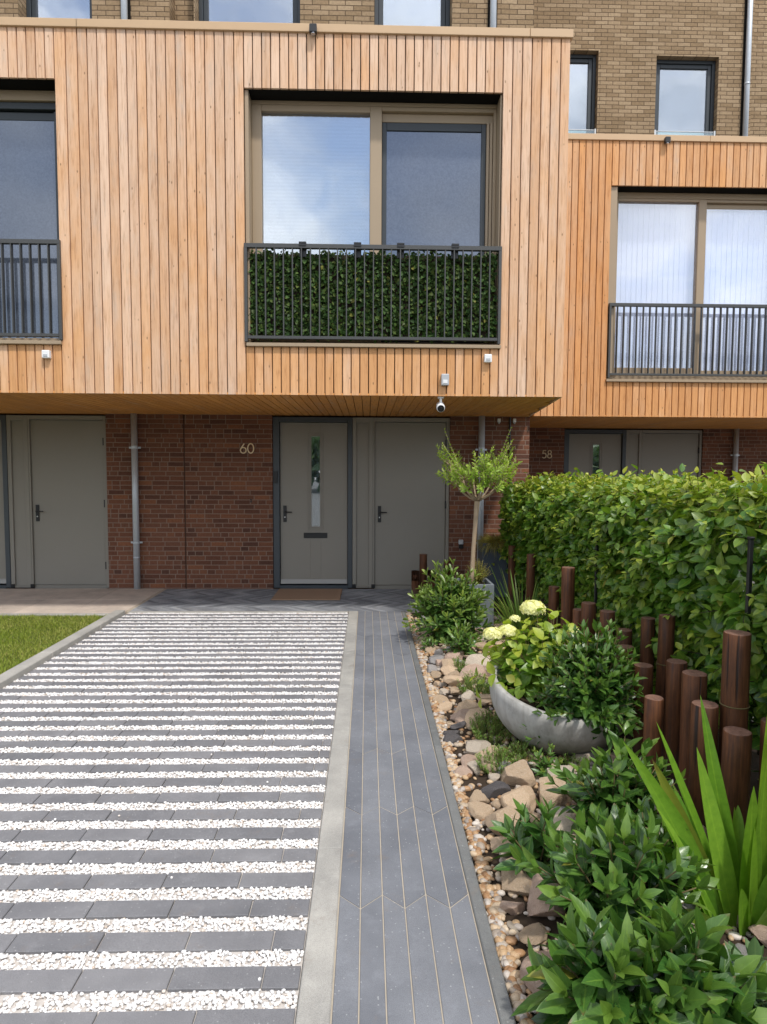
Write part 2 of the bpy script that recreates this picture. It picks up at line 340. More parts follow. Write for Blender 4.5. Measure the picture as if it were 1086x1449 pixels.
# ------------------------------------------------------------------ object helpers
ORG = {}
def tag(o, label=None, cat=None, group=None, kind=None):
    if label: o['label'] = label
    if cat: o['category'] = cat
    if group: o['group'] = group
    if kind: o['kind'] = kind
    return o
def thing(name, label, cat, loc, group=None):
    o = bpy.data.objects.new(name, None); COL.objects.link(o); o.location = loc; o.empty_display_size = .1
    ORG[o.name] = Vector(loc); return tag(o, label, cat, group)
def link(name, me, m, parent=None, origin=None):
    o = bpy.data.objects.new(name, me); COL.objects.link(o)
    if m is not None: me.materials.append(m)
    if parent is not None:
        o.parent = parent; ORG[o.name] = ORG[parent.name]
    elif origin is not None:
        o.location = origin; ORG[o.name] = Vector(origin)
    else: ORG[o.name] = Vector((0, 0, 0))
    return o
def np_mesh(name, V, F, attrs=None, smooth=True):
    me = bpy.data.meshes.new(name); V = np.asarray(V, np.float32); F = np.asarray(F, np.int32)
    k = F.shape[1]
    me.vertices.add(len(V)); me.vertices.foreach_set('co', V.ravel())
    me.loops.add(F.size); me.loops.foreach_set('vertex_index', F.ravel())
    me.polygons.add(len(F)); me.polygons.foreach_set('loop_start', np.arange(0, F.size, k, dtype=np.int32))
    me.polygons.foreach_set('use_smooth', np.full(len(F), smooth))
    for nme, a in (attrs or {}).items():
        at = me.attributes.new(nme, 'FLOAT', 'POINT'); at.data.foreach_set('value', np.asarray(a, np.float32).ravel())
    me.update(calc_edges=True); return me

class MB:
    def __init__(s): s.v = []; s.f = []; s.w = []
    def add(s, vs, fs, w=0.):
        b = len(s.v); s.v += [tuple(v) for v in vs]; s.f += [tuple(i + b for i in f) for f in fs]
        s.w += w if isinstance(w, list) else [w] * len(vs); return s
    def box(s, x0, x1, y0, y1, z0, z1, w=0.):
        return s.add([(x0, y0, z0), (x1, y0, z0), (x1, y1, z0), (x0, y1, z0), (x0, y0, z1), (x1, y0, z1), (x1, y1, z1), (x0, y1, z1)],
              [(0, 3, 2, 1), (4, 5, 6, 7), (0, 1, 5, 4), (1, 2, 6, 5), (2, 3, 7, 6), (3, 0, 4, 7)], w)
    def prism(s, poly, z0, z1, axis='z', w=0.):
        n = len(poly)
        def p(a, b, c): return (a, b, c) if axis == 'z' else ((a, c, b) if axis == 'y' else (c, a, b))
        vs = [p(a, b, z0) for a, b in poly] + [p(a, b, z1) for a, b in poly]
        fs = [tuple(range(n - 1, -1, -1)), tuple(range(n, 2 * n))] + [(i, (i + 1) % n, n + (i + 1) % n, n + i) for i in range(n)]
        return s.add(vs, fs, w)
    def frame(s, x0, x1, z0, z1, y0, y1, t, tb=None, tt=None):
        tb = t if tb is None else tb; tt = t if tt is None else tt
        s.box(x0, x0 + t, y0, y1, z0, z1); s.box(x1 - t, x1, y0, y1, z0, z1)
        s.box(x0 + t, x1 - t, y0, y1, z1 - tt, z1); s.box(x0 + t, x1 - t, y0, y1, z0, z0 + tb); return s
    def tube(s, pts, rad, n=8, caps=True):
        pts = [Vector(p) for p in pts]; m = len(pts)
        if not isinstance(rad, (list, tuple)): rad = [rad] * m
        vs = []; prev = None
        for i, p in enumerate(pts):
            t = (pts[min(i + 1, m - 1)] - pts[max(i - 1, 0)])
            t = t.normalized() if t.length > 1e-9 else Vector((0, 0, 1))
            if prev is None: a = t.orthogonal().normalized()
            else:
                a = prev - t * prev.dot(t); a = a.normalized() if a.length > 1e-6 else t.orthogonal().normalized()
            prev = a; b = t.cross(a)
            for k in range(n):
                th = 2 * math.pi * k / n
                vs.append(p + (a * math.cos(th) + b * math.sin(th)) * rad[i])
        fs = [(i * n + k, i * n + (k + 1) % n, (i + 1) * n + (k + 1) % n, (i + 1) * n + k) for i in range(m - 1) for k in range(n)]
        if caps: fs += [tuple(range(n - 1, -1, -1)), tuple((m - 1) * n + k for k in range(n))]
        return s.add(vs, fs)
    def build(s, name, m, parent=None, origin=None, bevel=0., smooth=False, seg=1):
        org = ORG[parent.name] if parent is not None else Vector(origin or (0, 0, 0))
        me = bpy.data.meshes.new(name)
        me.from_pydata([(a - org.x, b - org.y, c - org.z) for a, b, c in s.v], [], s.f); me.update()
        at = me.attributes.new('weather', 'FLOAT', 'POINT'); at.data.foreach_set('value', np.array(s.w, np.float32))
        if smooth: me.polygons.foreach_set('use_smooth', [True] * len(me.polygons))
        o = link(name, me, m, parent, None if parent is not None else tuple(org))
        if bevel:
            b = o.modifiers.new('bevel', 'BEVEL'); b.width = bevel; b.segments = seg; b.limit_method = 'ANGLE'; b.angle_limit = R(40)
        return o
def box_part(name, m, parent, dims, bevel=.002):
    b = MB()
    for d in (dims if isinstance(dims[0], (tuple, list)) else [dims]): b.box(*d)
    return b.build(name, m, parent, bevel=bevel)

def unit(a):
    a = np.asarray(a, float); return a / np.maximum(np.linalg.norm(a, axis=-1, keepdims=True), 1e-9)
SHAPES = {'ovate': ([0, .12, .38, .68, .88, 1], [.04, .55, 1, .82, .38, .02]),
          'lance': ([0, .15, .4, .68, .88, 1], [.06, .5, 1, .8, .38, .02]),
          'obov': ([0, .2, .5, .75, .92, 1], [.08, .38, .85, 1, .7, .15]),
          'petal': ([0, .3, .7, 1], [.2, .9, 1, .5])}
def leaf_arrays(P, D, N, L, Wd, age, shape='ovate', curl=.2, fold=.25):
    rows, prof = SHAPES[shape]; P = np.asarray(P, float); D = unit(D); X = unit(np.cross(D, N)); N = np.cross(X, D); n = len(P)
    L = np.broadcast_to(np.asarray(L, float), (n,)); Wd = np.broadcast_to(np.asarray(Wd, float), (n,)); age = np.broadcast_to(np.asarray(age, float), (n,))
    cur = np.broadcast_to(np.asarray(curl, float), (n,)); nvt = 3 * len(rows)
    u = np.array([uu * w for w in prof for uu in (-1, 0, 1)]); us = np.array([uu for w in prof for uu in (-1., 0, 1)])
    v = np.repeat(rows, 3)
    V = (P[:, None] + X[:, None] * (u[None, :, None] * Wd[:, None, None] * .5) + D[:, None] * (v[None, :, None] * L[:, None, None])
         + N[:, None] * ((-cur[:, None] * L[:, None] * v[None] ** 2 + fold * .5 * Wd[:, None] * np.abs(u)[None])[:, :, None]))
    ft = np.array([(3 * r + c, 3 * r + c + 1, 3 * r + c + 4, 3 * r + c + 3) for r in range(len(rows) - 1) for c in (0, 1)])
    F = (ft[None] + (np.arange(n) * nvt)[:, None, None]).reshape(-1, 4)
    return V.reshape(-1, 3), F, {'lu': np.tile(us, n), 'lv': np.tile(v, n), 'age': np.repeat(age, nvt)}
def blade_arrays(P, D, L, Wd, droop, age, side=None, rows=8, tip=1.):
    P = np.asarray(P, float); D = unit(D); n = len(P)
    L = np.broadcast_to(np.asarray(L, float), (n,)); Wd = np.broadcast_to(np.asarray(Wd, float), (n,)); droop = np.broadcast_to(np.asarray(droop, float), (n,)); age = np.broadcast_to(np.asarray(age, float), (n,))
    t = np.linspace(0, 1, rows); prof = (np.clip(.55 + 1.6 * t, 0, 1) * (1 - t ** 2.6) ** .9 * tip + .01)
    if side is None: side = np.cross(D, [0, 0, 1]) + nr.normal(0, .25, (n, 3))
    X = unit(side)
    C = P[:, None] + D[:, None] * (t[None, :, None] * L[:, None, None])
    C[:, :, 2] -= (droop * L)[:, None] * t[None] ** 2.2
    tan = np.gradient(C, axis=1); Nn = unit(np.cross(X[:, None], tan))
    V = np.stack([C - X[:, None] * (prof[None, :, None] * Wd[:, None, None] * .5), C - Nn * (Wd[:, None, None] * .12 * prof[None, :, None]), C + X[:, None] * (prof[None, :, None] * Wd[:, None, None] * .5)], 2)
    nvt = 3 * rows
    ft = np.array([(3 * r + c, 3 * r + c + 1, 3 * r + c + 4, 3 * r + c + 3) for r in range(rows - 1) for c in (0, 1)])
    F = (ft[None] + (np.arange(n) * nvt)[:, None, None]).reshape(-1, 4)
    return V.reshape(-1, 3), F, {'lu': np.tile([-1., 0, 1], n * rows), 'lv': np.tile(np.repeat(t, 3), n), 'age': np.repeat(age, nvt)}
def join_arrays(parts):
    V = []; F = []; A = {}; b = 0
    for v, f, a in parts:
        V.append(v); F.append(f + b); b += len(v)
        for k in a: A.setdefault(k, []).append(a[k])
    return np.concatenate(V), np.concatenate(F), {k: np.concatenate(x) for k, x in A.items()}
def leaf_obj(name, arr, m, parent=None, origin=None, smooth=True):
    V, F, A = arr; org = np.array(ORG[parent.name]) if parent is not None else np.array(origin or (0, 0, 0))
    return link(name, np_mesh(name, V - org, F, A, smooth), m, parent, None if parent is not None else tuple(org))

# ------------------------------------------------------------------ setting: ground, drive, path
def struct(o): o['kind'] = 'structure'; return o
WY = 8.74; FY = 6.37
b = MB(); b.add([(-60, -60, -.06), (60, -60, -.06), (60, 90, -.06), (-60, 90, -.06)], [(0, 1, 2, 3)])
struct(b.build('ground', M['ground']))

# driveway: rows of pavers with gravel between (row spacing grows slightly towards the street)
drv = MB(); gy = []
y = 7.226; XL, XR = -2.652, -.206
while y > .75:
    p = .138 + (7.1 - y) * .0057
    gw = p * .44; pw = p - gw
    gy.append((y - gw, y)); y1 = y - gw; y0 = y - p
    x = XR - rng.uniform(.05, .3)
    xs = [XR]
    while x > XL: xs.append(x); x -= rng.uniform(.285, .30)
    xs.append(XL)
    for a, c in zip(xs[1:], xs[:-1]):
        dz = rng.uniform(-.002, .002)
        drv.box(a + .0025, c - .0025, y0 + .002, y1 - .002, -.05, .0 + dz)
    y -= p
struct(drv.build('driveway', M['paver'], bevel=.004))
b = MB(); b.box(XL, XR, .5, 7.232, -.05, -.010); struct(b.build('driveway_gravel_bed', M['gravelbase']))

# white gravel: low-poly rounded stones
def ico(sub):
    import bmesh
    bm = bmesh.new(); bmesh.ops.create_icosphere(bm, subdivisions=sub, radius=1)
    V = np.array([v.co[:] for v in bm.verts]); F = np.array([[v.index for v in f.verts] for f in bm.faces]); bm.free(); return V, F
def pebbles(P, S, rot, sub=1, jitter=.18):
    V0, F0 = ico(sub); n = len(P)
    c, s = np.cos(rot), np.sin(rot)
    T = V0[None] * S[:, None] * (1 + nr.uniform(-jitter, jitter, (n, len(V0), 1)))
    X = T[:, :, 0] * c[:, None] - T[:, :, 1] * s[:, None]; Y = T[:, :, 0] * s[:, None] + T[:, :, 1] * c[:, None]
    V = np.stack([X, Y, T[:, :, 2]], 2) + P[:, None]
    return V.reshape(-1, 3), (F0[None] + (np.arange(n) * len(V0))[:, None, None]).reshape(-1, 3)
def gravel_fill(far):
    Pn = []
    for a, c in gy:
        if (c > 3.4) != far or c < 1.35: continue
        xl = max(XL, -.62 * c - .45); A = (c - a) * (XR - xl)
        n = int(A / (.0105 ** 2) * (1.3 if not far else 1.15))
        xs = nr.uniform(xl + .004, XR - .004, n); ys = nr.uniform(a + .002, c - .002, n)
        e = np.minimum(ys - a, c - ys) / (c - a)
        Pn.append(np.stack([xs, ys, nr.uniform(-.014, -.002, n) + .004 * np.clip(e * 3, 0, 1)], 1))
    P = np.concatenate(Pn); n = len(P); k = 1. if not far else 1.05
    S = nr.uniform(.0044, .0078, (n, 1)) * k * np.stack([nr.uniform(.9, 1.35, n), nr.uniform(.75, 1.05, n), nr.uniform(.6, .9, n)], 1)
    return P, S
P1, S1 = gravel_fill(False); P2, S2 = gravel_fill(True)
# a few stray stones on the pavers
ns = 50; Ps = np.stack([nr.uniform(-2.3, -.25, ns), nr.uniform(1.9, 7, ns), np.full(ns, .004)], 1)
P2 = np.concatenate([P2, Ps]); S2 = np.concatenate([S2, np.full((ns, 3), .006)])
v1, f1 = pebbles(P1, S1, nr.uniform(0, 6.3, len(P1)), 1, .16); v2, f2 = pebbles(P2, S2, nr.uniform(0, 6.3, len(P2)), 1, .1)
me = np_mesh('white_gravel', np.concatenate([v1, v2]), np.concatenate([f1, f2 + len(v1)]))
tag(link('white_gravel', me, M['gravel']), 'rounded white marble gravel filling the gaps between the dark paver rows', 'gravel', kind='stuff')

# kerbs and edgings
b = MB()
ys = [.6, 1.66, 2.667, 3.67, 4.68, 5.69, 6.7, 7.3]
for a, c in zip(ys, ys[1:]): b.box(-.203, -.103, a + .0015, c - .0015, -.08, .004)
struct(b.build('kerb_strip', M['kerb'], bevel=.004))
b = MB(); yy = -.5
while yy < 7.1: b.box(-2.765, -2.655, yy + .002, min(yy + 1, 7.17) - .002, -.1, .045); yy += 1
b.box(-2.65, -.21, 7.234, 7.296, -.08, .004)
struct(b.build('lawn_kerb', M['kerb'], bevel=.006))
# path: long planks with pointed ends
b = MB(); px = [-.1, -.02, .062, .143, .226, .308, .388]
for i in range(6):
    ya = lambda j, k: 2.29 + .649 * k + (.074 if j % 2 == 0 else 0)
    for k in range(-3, 9):
        x0, x1 = px[i] + .0022, px[i + 1] - .0022
        q = [(x0, ya(i, k) + .0025), (x1, ya(i + 1, k) + .0025), (x1, ya(i + 1, k + 1) - .0025), (x0, ya(i, k + 1) - .0025)]
        q = [(X, min(max(Y, .5), 7.297)) for X, Y in q]
        if abs(q[2][1] - q[1][1]) < .01 and abs(q[3][1] - q[0][1]) < .01: continue
        b.prism(q, -.05, rng.uniform(-.0008, .0008))
struct(b.build('path', M['plank'], bevel=.002))
b = MB(); b.box(-.104, .39, .5, 7.298, -.05, -.003); b.box(-2.70, .72, 7.298, 8.70, -.05, -.003)
struct(b.build('path_joints', M['joint']))
b = MB()
for a, c in zip(ys, ys[1:]): b.box(.391, .436, a + .0015, c - .0015, -.1, .006)
struct(b.build('path_edging', M['edge'], bevel=.004))
# forecourt: herringbone planks
def clip(poly, x0, x1, y0, y1):
    for ax, lim, sgn in ((0, x0, 1), (0, x1, -1), (1, y0, 1), (1, y1, -1)):
        out = []
        for i in range(len(poly)):
            p, q = poly[i], poly[(i + 1) % len(poly)]
            dp, dq = sgn * (p[ax] - lim), sgn * (q[ax] - lim)
            if dp >= 0: out.append(p)
            if dp * dq < 0:
                t = dp / (dp - dq); out.append((p[0] + t * (q[0] - p[0]), p[1] + t * (q[1] - p[1])))
        poly = out
        if len(poly) < 3: return None
    return poly
b = MB(); bw = .235
for j in range(6):
    y0 = 7.30 + j * bw; y1 = y0 + bw
    for i in range(-50, 20):
        x0 = i * .082; sh = bw if j % 2 == 0 else 0; sh2 = 0 if j % 2 == 0 else bw
        q = clip([(x0 + sh + .005, y0 + .003), (x0 + .077 + sh, y0 + .003), (x0 + .077 + sh2, y1 - .003), (x0 + sh2 + .005, y1 - .003)], -2.66, .72, 7.3, 8.68)
        if q: b.prism(q, -.05, rng.uniform(-.0008, .0008))
struct(b.build('forecourt_paving', M['herring'], bevel=.0015))
b = MB()
for i in range(9):
    for j in range(2):
        x1 = -2.70 - i * .6 - .0; y0 = 7.2 + j * .76
        b.box(x1 - .597, x1, y0, min(y0 + .757, 8.70), -.06, rng.uniform(-.001, .001) + .002)
struct(b.build('slab_paving', M['slab'], bevel=.003))
b = MB(); b.box(-8, -2.70, 7.12, 7.196, -.08, .004); struct(b.build('slab_edging', M['kerb'], bevel=.004))

# lawn
b = MB(); b.box(-9, -2.77, .5, 7.118, -.1, -.012); struct(b.build('lawn', M['turf']))
n = 46000; gx = nr.uniform(-5.6, -2.79, n); gyy = nr.uniform(4.2, 7.11, n)
cl = np.array([mnoise.noise((a * 1.6, c * 1.6, 0)) for a, c in zip(gx, gyy)])
hh = .028 + .018 * nr.random(n) + .012 * cl
D = np.stack([nr.normal(0, .55, n), nr.normal(0, .55, n), np.ones(n)], 1)
arr = blade_arrays(np.stack([gx, gyy, np.full(n, -.014)], 1), D, np.maximum(hh, .015) * 1.25, nr.uniform(.003, .006, n), nr.uniform(.1, .5, n), np.clip(nr.normal(.22, .26, n) - cl * .5, 0, .9), rows=4)
tag(leaf_obj('grass', arr, M['grass']), 'short patchy green lawn grass beside the striped driveway', 'grass', kind='stuff')

# planting bed soil
V = []; F = []; nx, ny = 24, 60
def bed_z(x, y): return -.03 + .05 * min(1, max(0, (x - .45) * 3)) + .02 * mnoise.noise((x * 4, y * 4, 3.1))
for j in range(ny + 1):
    for i in range(nx + 1):
        X = .437 + i / nx * 1.9; Yy = .6 + j / ny * 8.05; V.append((X, Yy, bed_z(X, Yy)))
F = [(j * (nx + 1) + i, j * (nx + 1) + i + 1, (j + 1) * (nx + 1) + i + 1, (j + 1) * (nx + 1) + i) for j in range(ny) for i in range(nx)]
struct(link('planting_bed', np_mesh('planting_bed', V, F), M['soil']))

# ------------------------------------------------------------------ houses
def clad_board(mb, x0, x1, yf, zs, wfun, th=.026, g=.0045, c=.004):
    for z0, z1 in zs:
        poly = [(x0 + g, yf + th), (x0 + g, yf + c), (x0 + g + c, yf), (x1 - g - c, yf), (x1 - g, yf + c), (x1 - g, yf + th)]
        nn = len(poly); w0 = wfun(x0, z0); w1 = wfun(x0, z1)
        mb.prism(poly, z0, z1, 'z', [w0] * nn + [w1] * nn)
def splits(a, c, n): return [a + (c - a) * i / n for i in range(n + 1)]

def digit_paths(ch, x, z, h):
    w = h * .62; r = w / 2
    def arc(cx, cz, rx, rz, a0, a1, n=22): return [(cx + rx * math.cos(R(a0 + (a1 - a0) * i / n)), cz + rz * math.sin(R(a0 + (a1 - a0) * i / n))) for i in range(n + 1)]
    if ch == '6':
        rr = h * .30
        return [arc(x + rr, z + rr, rr, rr, 90, 450), [(x + rr * 1.35, z + h), (x + rr * .55, z + rr * 2.15), (x + rr * .12, z + rr * 1.5), (x, z + rr)]], 2 * rr
    if ch == '0': return [arc(x + r, z + h / 2, r, h / 2, 0, 360, 32)], w
    if ch == '8':
        return [arc(x + h * .27, z + h * .27, h * .27, h * .27, 0, 360), arc(x + h * .27, z + h * .77, h * .22, h * .23, 0, 360)], h * .54
    if ch == '5':
        return [[(x + h * .48, z + h), (x + h * .12, z + h), (x + h * .06, z + h * .56)] + arc(x + h * .24, z + h * .32, h * .28, h * .32, 130, -140)], h * .54

def lever(parent, x, z, y, dirn):
    b = MB(); b.box(x - .022, x + .022, y - .012, y, z - .11, z + .11)
    b.tube([(x, y - .012, z + .025), (x, y - .05, z + .025), (x + dirn * .012, y - .058, z + .025), (x + dirn * .1, y - .058, z + .025)], [.009, .009, .009, .008], 8)
    o = b.build('handle', M['black'], parent, bevel=.003)
    b = MB(); b.tube([(x, y - .012, z - .045), (x, y - .018, z - .045)], .009, 10); b.build('lock_cylinder', M['alu'], o.parent)
    return o

def ground_floor(h, ox, oy, number, num_x, parts=('front', 'store', 'leftwall', 'pier'), wall_x0=-2.42, wall_x1=2.168, pipe_x=None):
    Y = WY + oy; top = 2.305
    X = lambda v: v + ox
    b = MB(); b.box(X(wall_x0) + .006, X(-1.262), Y, Y + .3, -.1, top + .35)
    b.build('brick_wall', M['brick_low'], h); b = MB()
    b.box(X(1.105), X(wall_x1), Y, Y + .3, -.1, top + .35); b.box(X(wall_x1) - .21, X(wall_x1), Y + .3, Y + 2.4, -.1, top + .35)
    b.build('brick_pier', M['brick_low'], h)
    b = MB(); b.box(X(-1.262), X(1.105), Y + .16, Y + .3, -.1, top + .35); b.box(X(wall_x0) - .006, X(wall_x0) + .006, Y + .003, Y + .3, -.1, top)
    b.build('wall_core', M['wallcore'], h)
    fy = Y + .045
    if 'front' in parts:
        # front door frame + leaf
        fr = MB(); fr.box(X(-1.258), X(-1.172), fy - .03, fy + .1, 0, 2.29); fr.box(X(-.262), X(-.2), fy - .03, fy + .1, 0, 2.29)
        fr.box(X(-1.172), X(-.262), fy - .03, fy + .1, 2.225, 2.29); fr.box(X(-1.172), X(-.262), fy - .03, fy + .1, -.02, .035)
        d = fr.build('front_door', M['doorframe'], h, bevel=.004)
        gx0, gx1, gz0, gz1 = X(-.765), X(-.622), .815, 2.05
        lf = MB(); ly0, ly1 = fy + .012, fy + .06; x0, x1 = X(-1.166), X(-.268)
        lf.box(x0, gx0, ly0, ly1, .05, 2.22); lf.box(gx1, x1, ly0, ly1, .05, 2.22); lf.box(gx0, gx1, ly0, ly1, gz1, 2.22); lf.box(gx0, gx1, ly0, ly1, .05, gz0)
        lf.build('door_leaf', M['door'], d, bevel=.002)
        t = MB(); t.frame(gx0 - .032, gx1 + .032, gz0 - .032, gz1 + .032, ly0 - .008, ly0 - .001, .012); t.frame(gx0, gx1, gz0, gz1, ly0 - .006, ly0 + .03, .014)
        t.build('glazing_bead', M['door'], d, bevel=.002)
        g = MB(); g.box(gx0 + .014, gx1 - .014, ly0 + .012, ly0 + .018, gz0 + .014, gz1 - .014); g.build('glass_pane', M['glassd'], d)
        g = MB(); g.frame(gx0 + .016, gx1 - .016, gz0 + .016, gz1 - .016, ly0 + .022, ly0 + .03, .016); g.build('spacer_bar', M['alu'], d)
        g = MB(); g.box(gx0 - .02, gx1 + .02, ly0 + .06, ly0 + .065, gz0, gz1); g.build('pale_lining', M['vblind'], d)  # pale sheet added behind the door glass to make it look bright
        ls = MB(); ls.box(X(-.855), X(-.537), ly0 - .01, ly0 - .0005, .672, .745); ls.box(X(-.835), X(-.557), ly0 - .014, ly0 - .01, .685, .732)
        ls.build('letter_slot', M['black'], d, bevel=.003)
        wb = MB(); wb.prism([(ly0 - .03, .055), (ly0 - .0005, .055), (ly0 - .0005, .115), (ly0 - .012, .115)], x0, x1, 'x'); wb.build('weather_bar', M['bar'], d, bevel=.002)
        lever(d, X(-1.105), 1.0, ly0, 1)
        db = MB(); db.box(X(-1.243), X(-1.195), fy - .058, fy - .03, 1.41, 1.57); db.tube([(X(-1.219), fy - .058, 1.45), (X(-1.219), fy - .062, 1.45)], .013, 14); db.build('doorbell', M['black'], d, bevel=.004)
    if 'store' in parts:
        p = MB(); p.frame(X(-.198), X(.075), -.0, 2.29, fy - .022, fy + .09, .052, .02, .07); p.box(X(-.146), X(.023), fy + .0, fy + .05, .02, 2.22)
        p.build('side_panel', M['door'], h, bevel=.003)
        fr = MB(); fr.box(X(.076), X(.098), fy - .02, fy + .1, 0, 2.29); fr.box(X(1.06), X(1.103), fy - .02, fy + .1, 0, 2.29); fr.box(X(.098), X(1.06), fy - .02, fy + .1, 2.235, 2.29); fr.box(X(.098), X(1.06), fy + .0, fy + .1, -.02, .03)
        s = fr.build('store_door', M['door'], h, bevel=.003)
        box_part('door_leaf', M['door'], s, (X(.1), X(1.054), fy + .006, fy + .05, .035, 2.23), .003)
        lever(s, X(.165), 1.0, fy + .006, 1)
        for z in (.3, 1.13, 1.95):
            hb = MB(); hb.tube([(X(1.057), fy - .012, z - .05), (X(1.057), fy - .012, z + .05)], .011, 8); hb.build('hinge', M['black'], s)
        for xx in (X(.086), X(-.172)):
            fb = MB(); fb.box(xx - .028, xx + .022, fy - .032, fy - .021, -.0, .05); fb.build('frame_foot', M['black'], s, bevel=.003)
    if pipe_x is not None:
        dp = MB(); yy = Y - .06
        dp.tube([(X(pipe_x), yy, -.02), (X(pipe_x), yy, 2.32)], .041, 20)
        for z in (.42, 1.89): dp.tube([(X(pipe_x), yy, z - .012), (X(pipe_x), yy, z + .012)], .0435, 20)
        pp = dp.build('downpipe', M['galv'], h, smooth=False)
        for pl in pp.data.polygons: pl.use_smooth = len(pl.vertices) == 4
        for z in (.62, 1.87):
            br = MB(); br.tube([(X(pipe_x), yy, z - .014), (X(pipe_x), yy, z + .014)], .046, 20); br.box(X(pipe_x) - .075, X(pipe_x) + .075, yy + .01, yy + .022, z - .012, z + .012); br.box(X(pipe_x) - .012, X(pipe_x) + .012, yy + .02, Y - .0005, z - .012, z + .012)
            br.build('bracket', M['galv'], pp)
    if number:
        x = num_x; nb = MB(); z0 = 1.808; hh = .125
        for ch in number:
            paths, w = digit_paths(ch, x, z0, hh)
            for pth in paths: nb.tube([(a, Y - .016, c) for a, c in pth], .0085, 8)
            x += w + .022
        nb.build('house_number', M['brass'], h)

def railing(h, x0, x1, z0, z1, y, nb, bw=.010, bd=.04):
    r = MB(); d = .045
    r.box(x0, x1, y - d / 2, y + d / 2, z1 - .04, z1); r.box(x0 + .03, x1 - .03, y - d / 2 + .003, y + d / 2 - .003, z0 + .0, z0 + .028)
    r.box(x0, x0 + .028, y - d / 2, y + d / 2, z0 - .03, z1 - .04); r.box(x1 - .028, x1, y - d / 2, y + d / 2, z0 - .03, z1 - .04)
    for xx in (x0, x1):
        for zz in (z0 + .12, z1 - .15): r.box(xx - .012, xx + .012, y + d / 2, y + .05, zz - .02, zz + .02)
    o = r.build('railing', M['rail'], h, bevel=.002)
    xs = splits(x0 + .028, x1 - .028, nb + 1)[1:-1]
    org = ORG[h.name]
    bm = MB(); bm.box(-bw / 2, bw / 2, y - org.y - bd / 2, y - org.y + bd / 2, z0 + .026 - org.z, z1 - .038 - org.z)
    first = bm.build('baluster', M['rail'], None, origin=(0, 0, 0)); me = first.data
    for i, xx in enumerate(xs):
        c = first if i == 0 else first.copy()
        if i: COL.objects.link(c)
        c.parent = o; c.location = (xx - org.x, 0, 0)
    return o

def box_storey(h, oy, xl, xr, xr_back, zt, zb, win, edges_n, m, wbase, coptop, soff_edge_l=None):
    """timber box: cladding with a window opening, coping, soffit, side return"""
    Y = FY + oy; wx0, wx1, wz0, wz1 = win
    mb = MB()
    def wf_main(x, z): return wbase + .25 * min(1, max(0, (z - 3.4) / 2)) 
    def wf_top(x, z): return wbase + .3
    def wf_sill(x, z): return .0
    nL, nM, nR = edges_n
    for a, c in zip(splits(xl, wx0, nL), splits(xl, wx0, nL)[1:]): clad_board(mb, a, c, Y, [(zb, zt)], wf_main)
    for a, c in zip(splits(wx0, wx1, nM), splits(wx0, wx1, nM)[1:]):
        clad_board(mb, a, c, Y, [(wz1, zt)], wf_top); clad_board(mb, a, c, Y, [(zb, wz0 - .035)], wf_sill)
    if nR:
        for a, c in zip(splits(wx1, xr, nR), splits(wx1, xr, nR)[1:]): clad_board(mb, a, c, Y, [(zb, zt)], wf_main)
    mb.build('cladding', m, h)
    bk = MB(); y0, y1 = Y + .027, Y + .24
    bk.box(xl + .01, wx0 - .003, y0, y1, zb + .03, zt); bk.box(wx0 - .003, wx1 + .003, y0, y1, wz1 + .004, zt); bk.box(wx0 - .003, wx1 + .003, y0, y1, zb + .03, wz0 - .04)
    if nR: bk.box(wx1 + .003, xr - .01, y0, y1, zb + .03, zt)
    bk.build('cladding_backing', M['gap'], h)
    # side return boards (splayed side)
    if xr_back is not None:
        sd = MB(); k = 26
        for i in range(k):
            t0, t1 = (i + .06) / k, (i + .94) / k
            p0 = (xr + (xr_back - xr) * t0, Y + .03 + (WY - FY - .03) * t0); p1 = (xr + (xr_back - xr) * t1, Y + .03 + (WY - FY - .03) * t1)
            sd.prism([p0, p1, (p1[0] - .026, p1[1]), (p0[0] - .026, p0[1])], zb, zt, 'z', wbase)
        sd.build('side_cladding', m, h)
        bk = MB(); bk.prism([(xr - .03, Y + .03), (xr_back - .03, Y + WY - FY), (xr_back - .1, Y + WY - FY), (xr - .1, Y + .03)], zb + .03, zt); bk.build('side_backing', M['dark'], h)
    # soffit boards
    sf = MB(); xrb = xr_back if xr_back is not None else xr; x = xl
    ye = Y + WY - FY + .3
    while x < max(xr, xrb) - .02:
        x1 = min(x + .088, max(xr, xrb)); slope = (xrb - xr) / (WY - FY)
        ys_ = Y + .005
        if x1 > xr and slope > 0: ys_ = Y + .005 + (x1 - xr) / slope
        if ye - ys_ > .05: sf.box(x + .003, x1 - .003, ys_, ye, zb - .0, zb + .02)
        x += .088
    sf.build('soffit', M['soffit'], h, bevel=.002)
    bk = MB(); bk.prism([(xl, Y + .04), (xr - .04, Y + .04), (xrb - .04, Y + WY - FY), (xrb - .04, ye), (xl, ye)], zb + .021, zb + .06); bk.build('soffit_backing', M['dark'], h)
    # coping and flat roof of the box
    cp = MB(); cx = [xl + .002] + [v for v in (-2.697, 1.509, 4.4, 6.0) if xl + .3 < v < xr - .2] + [xr + .018]
    for a, c in zip(cx, cx[1:]): cp.box(a + .0015, c - .0015, Y - .022, Y + .28, coptop - .075, coptop)
    if xr_back is not None: cp.prism([(xr + .018, Y + .28), (xrb + .018, Y + WY - FY), (xrb - .2, Y + WY - FY), (xr - .2, Y + .28)], coptop - .075, coptop)
    cp.build('coping', M['coping'], h, bevel=.004)
    rf = MB(); rf.prism([(xl, Y + .282), (xr - .21, Y + .282), (xrb - .21, Y + WY - FY), (xl, Y + WY - FY)], coptop - .2, coptop - .06); rf.build('terrace_roof', M['anth'], h)

